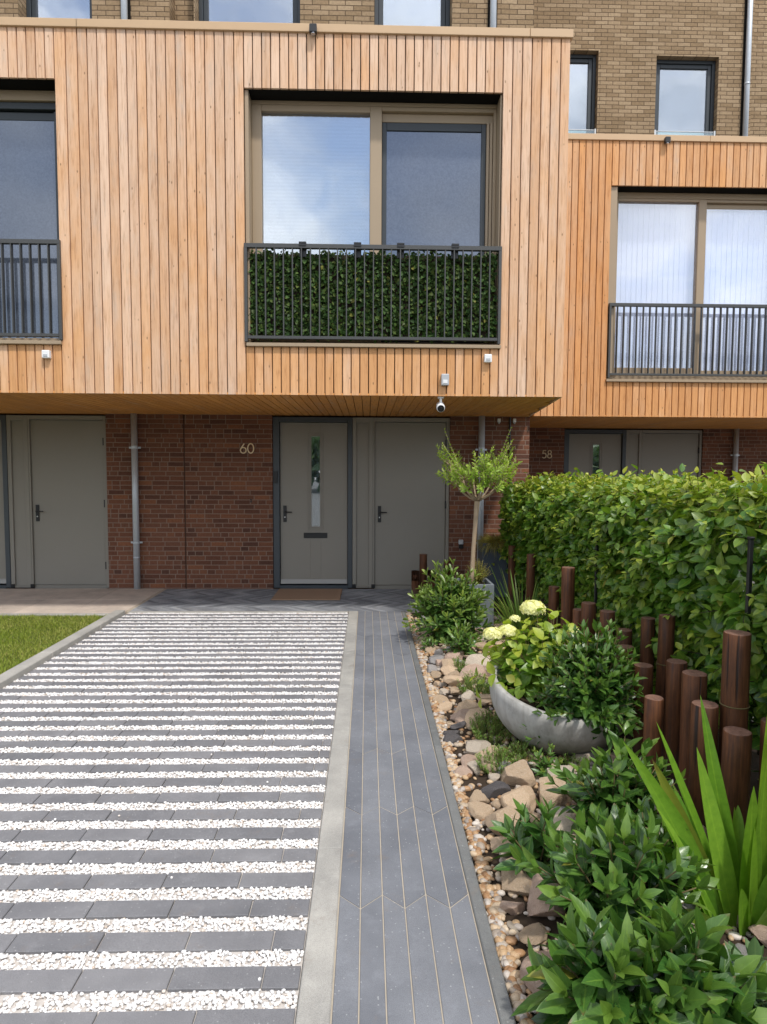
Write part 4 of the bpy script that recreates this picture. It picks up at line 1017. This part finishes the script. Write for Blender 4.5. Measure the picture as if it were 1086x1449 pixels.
# planters
def square_planter(x0, x1, y0, y1, z, m, label):
    b = MB(); t_ = .028
    b.box(x0, x1, y0, y0 + t_, 0, z); b.box(x0, x1, y1 - t_, y1, 0, z); b.box(x0, x0 + t_, y0 + t_, y1 - t_, 0, z); b.box(x1 - t_, x1, y0 + t_, y1 - t_, 0, z); b.box(x0 + t_, x1 - t_, y0 + t_, y1 - t_, 0, .02)
    t = thing('planter', label, 'planter', ((x0 + x1) / 2, (y0 + y1) / 2, 0)); b.build('planter_box', m, t, bevel=.006, seg=2)
    b = MB(); b.box(x0 + t_, x1 - t_, y0 + t_, y1 - t_, z - .09, z - .04); b.build('soil', M['soil'], t); return t
square_planter(.86, 1.265, 6.40, 6.80, .465, M['planter'], 'light grey square planter holding the small olive tree')
square_planter(1.44, 1.80, 8.05, 8.41, .69, M['planterd'], 'dark blue grey square planter under the drooping golden sedge')

# olive tree
ot = thing('olive_tree', 'small standard olive tree with pale stem and light green crown in a grey planter', 'tree', (1.06, 6.6, .40))
tb = MB(); fork = Vector((1.115, 6.6, 1.285))
tr = [(1.06, 6.6, .36), (1.075, 6.6, .55), (1.085, 6.605, .8), (1.10, 6.60, 1.05), fork]
tb.tube(tr, [.030, .024, .022, .022, .028], 12); tb.build('trunk', M['bark'], ot, smooth=True)
br = MB(); P = []; D = []; N = []; LL = []; A = []; ro = random.Random(5)
for k in range(11):
    th = k * 2.4 + ro.uniform(-.3, .3); rad = ro.uniform(.12, .30)
    e = fork + Vector((rad * math.cos(th), rad * .8 * math.sin(th), ro.uniform(.2, .36)))
    pts = bez(fork, fork + Vector((rad * .85 * math.cos(th), rad * .7 * math.sin(th), .08)), e, 6); br.tube(pts, [.012, .011, .010, .009, .008, .007, .006], 6)
    for s in range(ro.randint(8, 11)):
        q0 = pts[ro.randint(3, 6)]; th2 = th + ro.uniform(-1., 1.); up = ro.uniform(.06, .26); out = ro.uniform(.06, .25)
        tip = q0 + Vector((out * math.cos(th2), out * math.sin(th2), up)); 
        if tip.z > 2.03: tip.z = 2.03 - ro.uniform(0, .12)
        p2 = bez(q0, q0 + Vector((out * .7 * math.cos(th2), out * .7 * math.sin(th2), up * .4)), tip, 6); br.tube(p2, [.005, .0045, .004, .0035, .003, .0025, .002], 5)
        if ro.random() < .4: br.tube(bez(q0, q0 + Vector((.03, 0, .05)), q0 + Vector((ro.uniform(-.08, .08), ro.uniform(-.08, .08), ro.uniform(.05, .15))), 4), .0022, 4)
        q = shoot_leaves(p2, 11, 2, .058, .01, 66, 30, k * 100 + s, .6, .3)
        for a_, c_ in zip((P, D, N, LL, A), q): a_ += c_
for thp, top in ((2.75, 2.0), (.35, 2.02), (-.3, 1.9), (3.3, 1.86)):     # long leaders
    q0 = fork + Vector((.18 * math.cos(thp), .1 * math.sin(thp), .33)); tip = Vector((fork.x + .36 * math.cos(thp), fork.y + .1 * math.sin(thp), top))
    p2 = bez(q0, q0.lerp(tip, .5) + Vector((0, 0, -.03)), tip, 7); br.tube(p2, .003, 5)
    q = shoot_leaves(p2, 13, 3, .046, .01, 60, 25, int(top * 1000), .6, .1)
    for a_, c_ in zip((P, D, N, LL, A), q): a_ += c_
br.build('branch', M['bark'], ot, smooth=True)
arr = leaf_arrays(np.array([p[:] for p in P]), np.array([p[:] for p in D]), np.array([p[:] for p in N]), np.array(LL), np.array(LL) * .36, A, 'lance', .1, .3)
leaf_obj('crown', arr, M['olive'], ot)

# planter underplanting and sedge
shrub('shrub', 'low twiggy bronze green shrub in the light grey planter behind the olive stem', 'shrub', (1.15, 6.68, .42), .15, .12, .24, 70, .022, .35, M['sedge'], 21, 9, 3, stem=.0018, low=.35, age_tip=.8)
sg = thing('sedge_plant', 'drooping golden green sedge tuft in the dark planter by the wall', 'grass plant', (1.62, 8.2, .65))
n = 1500; th = nr.uniform(0, 6.28, n); D = np.stack([np.cos(th) * .7, np.sin(th) * .7 - .15, nr.uniform(.5, 1.3, n)], 1)
arr = blade_arrays(np.stack([1.62 + nr.normal(0, .03, n), 8.18 + nr.normal(0, .03, n), np.full(n, .63)], 1), D, nr.uniform(.26, .42, n), nr.uniform(.004, .007, n), nr.uniform(.35, .95, n), nr.random(n) * .8, rows=7); leaf_obj('blade', arr, M['sedge'], sg)

def strap_plant(name, label, cat, base, nb, L0, L1, W0, W1, spread, dr0, dr1, m, seed, group=None, age=.2, lean=(0, 0)):
    g = np.random.default_rng(seed); t = thing(name, label, cat, base, group)
    th = g.uniform(0, 6.28, nb); sp = g.uniform(.1, spread, nb)
    D = np.stack([np.cos(th) * sp + lean[0], np.sin(th) * sp + lean[1], np.ones(nb)], 1)
    P = np.array(base) + np.stack([np.cos(th) * .03, np.sin(th) * .03, np.full(nb, -.02)], 1)
    arr = blade_arrays(P, D, g.uniform(L0, L1, nb), g.uniform(W0, W1, nb), g.uniform(dr0, dr1, nb), np.clip(g.normal(age, .25, nb), 0, 1), rows=12)
    leaf_obj('blade', arr, m, t); return t
strap_plant('daylily_plant', 'arching strappy green plant between the grey planter and the timber posts', 'plant', (1.44, 5.9, .0), 120, .55, .95, .014, .024, .7, .12, .6, M['strap'], 5)
strap_plant('daylily_plant', 'smaller upright strappy tuft beside the low timber post behind the cream flowers', 'plant', (1.56, 5.3, .0), 36, .45, .75, .010, .018, .45, .1, .5, M['strap'], 6, age=.5)
# sword-leaved plant, right foreground
sw = thing('sword_leaf_plant', 'tall bright green sword leaved clump at the right edge in front of the posts', 'plant', (1.285, 2.2, 0))
leaves = [  # base offset, direction, length, width, droop, age
 ((0, 0), (-.52, .10, 1), .86, .062, .06, .25), ((-.02, .02), (-.40, .05, 1), .74, .058, .05, .15), ((.0, .01), (-.30, .25, 1), .80, .055, .03, .2),
 ((.02, .02), (-.10, .22, 1), .86, .060, .02, .15), ((.02, -.02), (-.04, -.05, 1), .60, .075, .02, .35), ((.05, .02), (.10, .12, 1), .84, .075, .02, .45), ((.07, .03), (.16, .05, 1), .86, .07, .03, .4),
 ((.06, -.02), (.26, -.05, 1), .72, .07, .08, .35), ((.05, -.03), (.42, -.1, 1), .66, .07, .15, .3), ((-.05, -.02), (-.62, -.12, .75), .42, .05, .35, .5), ((-.03, .05), (-.55, .3, 1), .55, .045, .2, .05),
 ((-.01, .06), (-.25, .4, 1), .58, .05, .1, .0), ((.04, .06), (.05, .45, 1), .62, .05, .12, .0), ((.1, .02), (.5, .3, 1), .7, .06, .2, .1), ((.09, -.04), (.2, -.35, 1), .55, .06, .1, .5), ((0, -.05), (-.2, -.2, 1), .34, .05, .15, .3), ((.02, .05), (-.6, .0, 1), .5, .05, .3, .0), ((.03, .0), (.02, .05, 1), .5, .06, .02, .1)]
leaves += [((-.03, .0), (-.46, .0, 1), .80, .06, .08, .2), ((-.01, -.02), (-.18, .1, 1), .74, .065, .05, .25), ((.03, -.03), (.03, .0, 1), .78, .07, .04, .4), ((.05, .0), (.18, .1, 1), .80, .07, .06, .35), ((.08, .0), (.33, .1, 1), .78, .065, .1, .2), ((.02, -.04), (-.08, -.1, 1), .5, .07, .05, .4), ((.06, -.04), (.12, -.12, 1), .6, .07, .06, .35), ((-.04, .03), (-.34, .2, 1), .66, .055, .1, .05)]
gs = np.random.default_rng(4)
for _ in range(16):
    a_ = gs.uniform(0, 6.28); sp = gs.uniform(.1, .6); leaves.append(((.05 * math.cos(a_), .05 * math.sin(a_)), (sp * math.cos(a_), sp * math.sin(a_), 1), gs.uniform(.35, .7), gs.uniform(.035, .055), gs.uniform(.05, .35), gs.uniform(0, .25)))
P = np.array([(1.30 + l[0][0] * 1.3, 2.15 + l[0][1], -.02) for l in leaves]); D = np.array([l[1] for l in leaves])
side = np.stack([np.ones(len(D)), gs.normal(.0, .7, len(D)), -D[:, 0]], 1)
arr = blade_arrays(P, D, [l[2] for l in leaves], [l[3] * 1.2 for l in leaves], [l[4] * 1.3 + .03 for l in leaves], [l[5] * .8 for l in leaves], side, rows=16); leaf_obj('blade', arr, M['sword'], sw)

# bowl planter (tilted)
bw_ = thing('bowl_planter', 'large tilted round concrete bowl holding the cream hydrangea and dark glossy bush', 'planter', (1.09, 3.76, 0))
RB = .40; prof = []
for i in range(15):
    a = R(-90 + 96 * i / 14); prof.append((RB * math.cos(a), .325 + .34 * math.sin(a) * 1.))
prof += [(prof[-1][0] - .028, prof[-1][1] + .006), (prof[-1][0] - .04, prof[-1][1] - .05), (RB * .8, .22)]
rot = Matrix.Rotation(R(11), 4, Vector((1, .55, 0)).normalized()); nb = 48; vs = []
for rr, z in prof:
    for k in range(nb):
        th = 2 * math.pi * k / nb; p = rot @ Vector((rr * math.cos(th), rr * math.sin(th), z)); vs.append((1.09 + p.x, 3.76 + p.y, p.z))
fs = [(i * nb + k, i * nb + (k + 1) % nb, (i + 1) * nb + (k + 1) % nb, (i + 1) * nb + k) for i in range(len(prof) - 1) for k in range(nb)]
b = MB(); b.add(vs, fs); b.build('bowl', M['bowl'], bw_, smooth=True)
b = MB(); vs = [(1.09 + (rot @ Vector((RB * .86 * math.cos(k * .1309), RB * .86 * math.sin(k * .1309), .27))).x, 3.76 + (rot @ Vector((RB * .86 * math.cos(k * .1309), RB * .86 * math.sin(k * .1309), .27))).y, (rot @ Vector((RB * .86 * math.cos(k * .1309), RB * .86 * math.sin(k * .1309), .27))).z) for k in range(48)]
b.add(vs, [tuple(range(48))]); b.build('soil', M['soil'], bw_)
# hydrangea
hy = shrub('hydrangea', 'lime green hydrangea with cream flower heads in the concrete bowl', 'plant', (1.04, 3.84, .20), .38, .30, .50, 110, .13, .74, M['lime'], 31, 3, 2, stem=.004, low=.12, open0=88, open1=50, age_tip=.9, curl=.25, shape='ovate', start=.5)
for fx_, fy_, fz_, fr_ in ((.735, 3.75, .64, .052), (.835, 3.80, .645, .050), (.91, 3.95, .685, .032), (1.035, 4.0, .735, .070), (1.225, 3.80, .645, .036)):
    c = Vector((fx_, fy_, fz_)); P = []; D = []; N = []
    nf = int(95 * (fr_ / .06) ** 1.3)
    for k in range(nf):
        u = 1 - (k + .5) / nf * 1.25; th = k * 2.399963; s_ = math.sqrt(max(0, 1 - u * u)); nv = Vector((s_ * math.cos(th), s_ * math.sin(th), u)).normalized()
        q = c + Vector((nv.x * fr_, nv.y * fr_, nv.z * fr_ * .72)) * rng.uniform(.88, 1.08); a = nv.orthogonal().normalized(); a = Matrix.Rotation(rng.uniform(0, 1.6), 3, nv) @ a; bb = nv.cross(a)
        for d_ in (a, bb, -a, -bb): P.append(q); D.append(d_ + nv * rng.uniform(.1, .6)); N.append(nv)
    leaf_obj('flower_head', leaf_arrays(np.array([p[:] for p in P]), np.array([p[:] for p in D]), np.array([p[:] for p in N]), fr_ * .22 + .002, fr_ * .22 + .002, nr.random(len(P)) * .5, 'petal', .1, .1), M['petal'], hy)
shrub('glossy_shrub', 'dark glossy evergreen bush filling the right side of the concrete bowl', 'shrub', (1.22, 3.47, .24), .345, .28, .50, 165, .095, .40, M['laurel'], 41, 6, 3, stem=.004, low=-.45, age_tip=.45)

# other shrubs in the bed
shrub('evergreen_shrub', 'rounded light green evergreen bush beside the path in front of the grey planter', 'shrub', (.78, 5.98, 0), .42, .32, .66, 96, .125, .30, M['pitto'], 51, 7, 4, stem=.004, low=.0, age_tip=.55, shape='obov')
shrub('evergreen_shrub', 'small evergreen sprig growing low below the rounded bush', 'shrub', (.80, 5.40, 0), .16, .15, .28, 14, .10, .30, M['pitto'], 52, 5, 4, stem=.004, shape='obov')
shrub('evergreen_shrub', 'tiny green seedling at the path edge left of the rounded bush', 'shrub', (.55, 5.72, -.02), .08, .08, .13, 7, .06, .28, M['pitto'], 53, 4, 4, stem=.003, shape='obov')
shrub('laurel_shrub', 'small glossy laurel shrub overhanging the pebble edge among pale rocks', 'shrub', (.68, 2.48, 0), .16, .14, .25, 8, .13, .38, M['laurel'], 61, 5, 3, age_tip=.35)
shrub('laurel_shrub', 'upright glossy laurel shrub between the bowl and the sword leaved clump', 'shrub', (1.07, 2.68, 0), .28, .20, .43, 32, .13, .40, M['laurel'], 62, 5, 3, age_tip=.55)
shrub('laurel_shrub', 'widest glossy laurel shrub spreading in the middle of the right foreground', 'shrub', (.86, 2.13, 0), .31, .25, .36, 42, .14, .40, M['laurel'], 63, 5, 3, age_tip=.5)
shrub('laurel_shrub', 'nearest glossy laurel shrub at the bottom edge with large pointed leaves', 'shrub', (.70, 1.74, 0), .22, .18, .28, 20, .175, .40, M['laurel'], 64, 5, 3, age_tip=.5)
shrub('laurel_shrub', 'glossy laurel shrub at the bottom edge, right of the nearest one', 'shrub', (.90, 1.72, 0), .20, .18, .28, 18, .175, .40, M['laurel'], 65, 5, 3, age_tip=.5)
shrub('laurel_shrub', 'low glossy laurel shrub just left of the sword leaved clump', 'shrub', (1.08, 2.34, 0), .15, .15, .30, 12, .13, .40, M['laurel'], 68, 5, 3, age_tip=.5)
shrub('ribbed_leaf_plant', 'low plant with grey green ribbed leaves in the bottom right corner', 'plant', (1.12, 1.78, 0), .11, .10, .13, 7, .15, .5, M['ribbed'], 66, 3, 3, shape='ovate', age_tip=.1)
shrub('seedling', 'small bright leafy seedling in front of the concrete bowl', 'plant', (.93, 3.28, 0), .09, .09, .15, 9, .06, .36, M['pitto'], 67, 4, 4, stem=.003, age_tip=.6)
def heath(base, rx, ry, h, n, seed, label):
    g = np.random.default_rng(seed); n = int(n * 1.7); t = thing('heather', label, 'plant', base, 'heather clumps among the stones'); Ps = []; Ds = []; sm = MB()
    for s in range(n):
        th = g.uniform(0, 6.28); rr = math.sqrt(g.random()); tip = Vector((base[0] + rx * rr * math.cos(th), base[1] + ry * rr * math.sin(th), base[2] + h * (.55 + .45 * (1 - rr * rr)) * g.uniform(.75, 1.1)))
        b0 = Vector((base[0] + .6 * (tip.x - base[0]), base[1] + .6 * (tip.y - base[1]), base[2] - .01)); sm.tube([b0, b0.lerp(tip, .5), tip], [.0016, .0014, .001], 4)
        for k in range(26):
            f = .2 + .8 * k / 25; q = b0.lerp(tip, f); a = g.uniform(0, 6.28); Ps.append(q); Ds.append(Vector((math.cos(a), math.sin(a), .9)))
    sm.build('stem', M['stem'], t); m_ = len(Ps)
    leaf_obj('foliage', leaf_arrays(np.array([p[:] for p in Ps]), np.array([p[:] for p in Ds]), np.tile([0, 0, 1.], (m_, 1)) + g.normal(0, .3, (m_, 3)), g.uniform(.012, .022, m_), .004, np.clip(g.normal(.05, .22, m_), 0, 1), 'lance', .1, .2), M['heath'], t)
heath((.78, 4.55, 0), .14, .22, .15, 55, 1, 'green heather clump left of the bowl rim')
heath((.74, 3.78, 0), .13, .22, .15, 60, 2, 'green heather clump between the bowl and the pebble strip')
heath((.70, 3.36, 0), .13, .13, .12, 45, 3, 'green heather clump in front of the bowl, nearest the camera')
heath((.86, 3.48, 0), .10, .10, .12, 30, 4, 'reddish green heather tuft tucked against the front of the bowl')
heath((.72, 5.05, 0), .09, .12, .12, 25, 5, 'green heather tuft below the rounded evergreen bush')
heath((1.12, 3.36, 0), .12, .06, .09, 18, 6, 'sparse heather tuft under the right underside of the bowl')

# ------------------------------------------------------------------ stones and pebbles
def rock_mesh(seed, k=5):
    g = np.random.default_rng(seed); V, F = ico(k); V = unit(V)
    N = unit(g.normal(0, 1, (11, 3))); N[0] = (0, 0, 1); H = g.uniform(.55, .98, 11)
    dots = V @ N.T; r = np.min(np.where(dots > .05, H[None] / np.maximum(dots, .05), 9), axis=1); r = np.minimum(r, 1.1)
    nz = np.array([mnoise.noise((a * 2.2 + seed, c * 2.2, d * 2.2)) for a, c, d in V]); nz2 = np.array([mnoise.noise((a * 7 + seed, c * 7, d * 7)) for a, c, d in V])
    me = np_mesh('stone', V * (r * (1 + .04 * nz + .012 * nz2))[:, None], F, smooth=True); me.set_sharp_from_angle(angle=R(24)); return me
RM = [rock_mesh(s) for s in range(16)]
def rock_variant(mi, cname, cache={}):
    if (mi, cname) not in cache:
        me = RM[mi].copy(); me.materials.append(ROCK[cname]); cache[(mi, cname)] = me
    return cache[(mi, cname)]
blocked = [(1.06, 3.86, .36), (1.06, 6.6, .27), (.80, 6.0, .12), (.72, 2.52, .05), (1.10, 2.72, .05), (.93, 2.18, .05), (.78, 4.55, .09), (.74, 3.78, .09)]
rocks = []; rr_ = random.Random(99); tries = 0
big = [(.90, 3.02, .105), (.735, 2.98, .085), (1.03, 3.02, .09), (1.14, 2.98, .10), (.98, 3.20, .08), (.62, 2.80, .085), (.60, 2.40, .085), (.60, 1.93, .10), (.66, 4.18, .09), (.70, 3.98, .08), (.63, 3.62, .07), (.86, 2.74, .085), (.80, 4.85, .10), (.66, 4.72, .085), (.90, 5.12, .10)]
for x, y, r in big: rocks.append((x, y, r))
while tries < 16000 and len(rocks) < 290:
    tries += 1; y = rr_.uniform(1.7, 6.9); x = rr_.uniform(.515, 1.42); r = rr_.choice((.03, .04, .05, .06, .075, .09)); r = min(r, max(.03, x - .47))
    if y < 2.9 and x > 1.0 and rr_.random() < .6: continue
    if y > 5.6: r *= .75
    if any((x - a) ** 2 + (y - c) ** 2 < (q + r * .8) ** 2 for a, c, q in blocked): continue
    if any((x - a) ** 2 + (y - c) ** 2 < (.72 * (q + r)) ** 2 for a, c, q in rocks): continue
    rocks.append((x, y, r))
names = list(ROCK); meta = []
zone = lambda y: 'beside the rounded bush' if y > 5.3 else 'between the rounded bush and the bowl' if y > 4.3 else 'beside the concrete bowl' if y > 3.4 else 'in front of the concrete bowl' if y > 2.6 else 'under the foreground laurel shrubs'
for i, (x, y, r) in enumerate(rocks):
    cn = rr_.choices(names, (38, 28, 17, 12, 5))[0]
    if i in (0, 1, 5): cn = 'sandy tan'
    if i in (3, 11): cn = 'pale cream'
    if i == 2: cn = 'pinkish brown'
    mi = rr_.randrange(16); meta.append((x, y, r, cn, mi))
ORD = ['first', 'second', 'third', 'fourth', 'fifth', 'sixth', 'seventh', 'eighth', 'ninth', 'tenth', 'eleventh', 'twelfth', 'thirteenth', 'fourteenth', 'fifteenth', 'sixteenth', 'seventeenth', 'eighteenth', 'nineteenth', 'twentieth', 'twenty-first', 'twenty-second', 'twenty-third', 'twenty-fourth', 'twenty-fifth']
count = {}
for x, y, r, cn, mi in sorted(meta, key=lambda q: -q[1]):
    o = bpy.data.objects.new('stone', rock_variant(mi, cn)); COL.objects.link(o)
    k = (cn, zone(y)); count[k] = count.get(k, 0) + 1
    sz = r * rr_.uniform(.95, 1.12); hz = sz * rr_.uniform(.6, .85)
    o.scale = (sz * rr_.uniform(1., 1.3), sz * rr_.uniform(.85, 1.1), hz)
    o.rotation_euler = (rr_.uniform(-.25, .25), rr_.uniform(-.25, .25), rr_.uniform(0, 6.3)); o.location = (x, y, bed_z(x, y) + hz * .42)
    tag(o, '%s %s stone counting from the house, %s' % (ORD[min(24, count[k] - 1)], cn, zone(y)), 'stone', 'stones of the rockery bed')
n = 2300; yy_ = nr.uniform(1.55, 7.25, n); xx = .45 + np.abs(nr.normal(0, .024, n)) ; zz = np.array([bed_z(a, c) for a, c in zip(xx, yy_)]) + nr.uniform(.004, .016, n)
k = 3600; xx2 = nr.uniform(.5, 1.45, k); y2 = nr.uniform(1.6, 7, k); z2 = np.array([bed_z(a, c) for a, c in zip(xx2, y2)]) + .006
P = np.concatenate([np.stack([xx, yy_, zz], 1), np.stack([xx2, y2, z2], 1)]); n = len(P)
S = nr.uniform(.007, .0185, (n, 1)) * np.stack([nr.uniform(1, 1.5, n), nr.uniform(.8, 1.05, n), nr.uniform(.6, .85, n)], 1)
v, f = pebbles(P, S, nr.uniform(0, 6.3, n), 2, .05)
tag(link('pebbles', np_mesh('pebbles', v, f), M['pebble']), 'small rounded cream and tan pebbles along the path edging', 'pebbles', kind='stuff')
# leaf litter twigs on the soil
# far street trees behind the camera (seen only mirrored in the glass)
n = 9000; xs = nr.uniform(-45, 45, n); hgt = 3.2 + 2.6 * np.array([mnoise.noise((a * .22, 2.2, 0)) for a in xs]); P = np.stack([xs, -30 + nr.normal(0, 1.6, n), hgt * nr.random(n) ** .7 + .3], 1)
L = nr.uniform(.5, 1., n); arr = leaf_arrays(P, nr.normal(0, 1, (n, 3)), nr.normal(0, 1, (n, 3)), L, L * .8, 0., 'ovate', .2, .2)
tag(leaf_obj('tree_line', arr, M['far'], origin=(0, -30, 0)), 'row of leafy trees across the street mirrored in the window glass', 'trees', kind='stuff')

# ------------------------------------------------------------------ sky, sun, camera
SUN_EL = 58.; SUN_AZ = R(30)
wd = bpy.data.worlds.new('World'); sc.world = wd; wd.use_nodes = True; nt = wd.node_tree; nt.nodes.clear()
out = nt.nodes.new('ShaderNodeOutputWorld'); bg = nt.nodes.new('ShaderNodeBackground'); nt.links.new(bg.outputs[0], out.inputs[0])
sky = nt.nodes.new('ShaderNodeTexSky'); sky.sky_type = 'NISHITA'; sky.sun_disc = False
sdir = Vector((math.sin(SUN_AZ), -math.cos(SUN_AZ), 0)) * math.cos(R(SUN_EL)) + Vector((0, 0, math.sin(R(SUN_EL))))   # towards the sun
sky.sun_elevation = R(SUN_EL); sky.sun_rotation = math.atan2(sdir.x, sdir.y)
sky.air_density = 1.; sky.dust_density = 1.2; sky.ozone_density = 1.
tc = nt.nodes.new('ShaderNodeTexCoord'); mp = nt.nodes.new('ShaderNodeMapping'); mp.inputs['Scale'].default_value = (1, 1, 1.7); mp.inputs['Location'].default_value = (.35, .2, .1)
nt.links.new(tc.outputs['Generated'], mp.inputs[0])
nz = nt.nodes.new('ShaderNodeTexNoise'); nz.inputs['Scale'].default_value = 2.6; nz.inputs['Detail'].default_value = 9; nz.inputs['Roughness'].default_value = .58; nz.inputs['Distortion'].default_value = .35
nt.links.new(mp.outputs[0], nz.inputs['Vector'])
cr = nt.nodes.new('ShaderNodeValToRGB'); cr.color_ramp.elements[0].position = .36; cr.color_ramp.elements[1].position = .56; nt.links.new(nz.outputs['Fac'], cr.inputs[0])
nz2 = nt.nodes.new('ShaderNodeTexNoise'); nz2.inputs['Scale'].default_value = 4.5; nz2.inputs['Detail'].default_value = 6; nt.links.new(mp.outputs[0], nz2.inputs['Vector'])
cc = nt.nodes.new('ShaderNodeValToRGB'); cc.color_ramp.elements[0].position = .3; cc.color_ramp.elements[0].color = (4.2, 4.6, 5.3, 1); cc.color_ramp.elements[1].position = .65; cc.color_ramp.elements[1].color = (9.0, 9.2, 9.5, 1)
nt.links.new(nz2.outputs['Fac'], cc.inputs[0])
mx = nt.nodes.new('ShaderNodeMix'); mx.data_type = 'RGBA'; nt.links.new(cr.outputs[0], mx.inputs[0]); nt.links.new(sky.outputs[0], mx.inputs[6]); nt.links.new(cc.outputs[0], mx.inputs[7])
nt.links.new(mx.outputs[2], bg.inputs[0]); bg.inputs[1].default_value = .15
sl = bpy.data.lights.new('sun', 'SUN'); sl.energy = 2.35; sl.angle = R(4.0); sl.color = (1, .965, .91)
so = bpy.data.objects.new('sun', sl); COL.objects.link(so); so.rotation_euler = (-sdir).to_track_quat('-Z', 'Y').to_euler(); so.location = (0, -10, 20)

p_, y_, r_ = .06493, .02497, .00492; FPX = 924.5
Fv = Vector((math.sin(y_) * math.cos(p_), math.cos(y_) * math.cos(p_), -math.sin(p_))); Rt = Vector((math.cos(y_), -math.sin(y_), 0)); Up = Rt.cross(Fv)
R2 = Rt * math.cos(r_) + Up * math.sin(r_); U2v = -Rt * math.sin(r_) + Up * math.cos(r_)
cd = bpy.data.cameras.new('camera'); cam = bpy.data.objects.new('camera', cd); COL.objects.link(cam)
cd.sensor_fit = 'VERTICAL'; cd.sensor_height = 24; cd.lens = FPX / 1449 * 24; cd.clip_start = .05; cd.clip_end = 500
mw = Matrix(((R2.x, U2v.x, -Fv.x, 0), (R2.y, U2v.y, -Fv.y, 0), (R2.z, U2v.z, -Fv.z, CAM_H), (0, 0, 0, 1))); cam.matrix_world = mw
sc.camera = cam
sc.view_settings.view_transform = 'Standard'; sc.view_settings.look = 'None'; sc.view_settings.exposure = .44; sc.view_settings.gamma = 1
sc.cycles.max_bounces = 8; sc.cycles.transparent_max_bounces = 12; sc.cycles.diffuse_bounces = 4
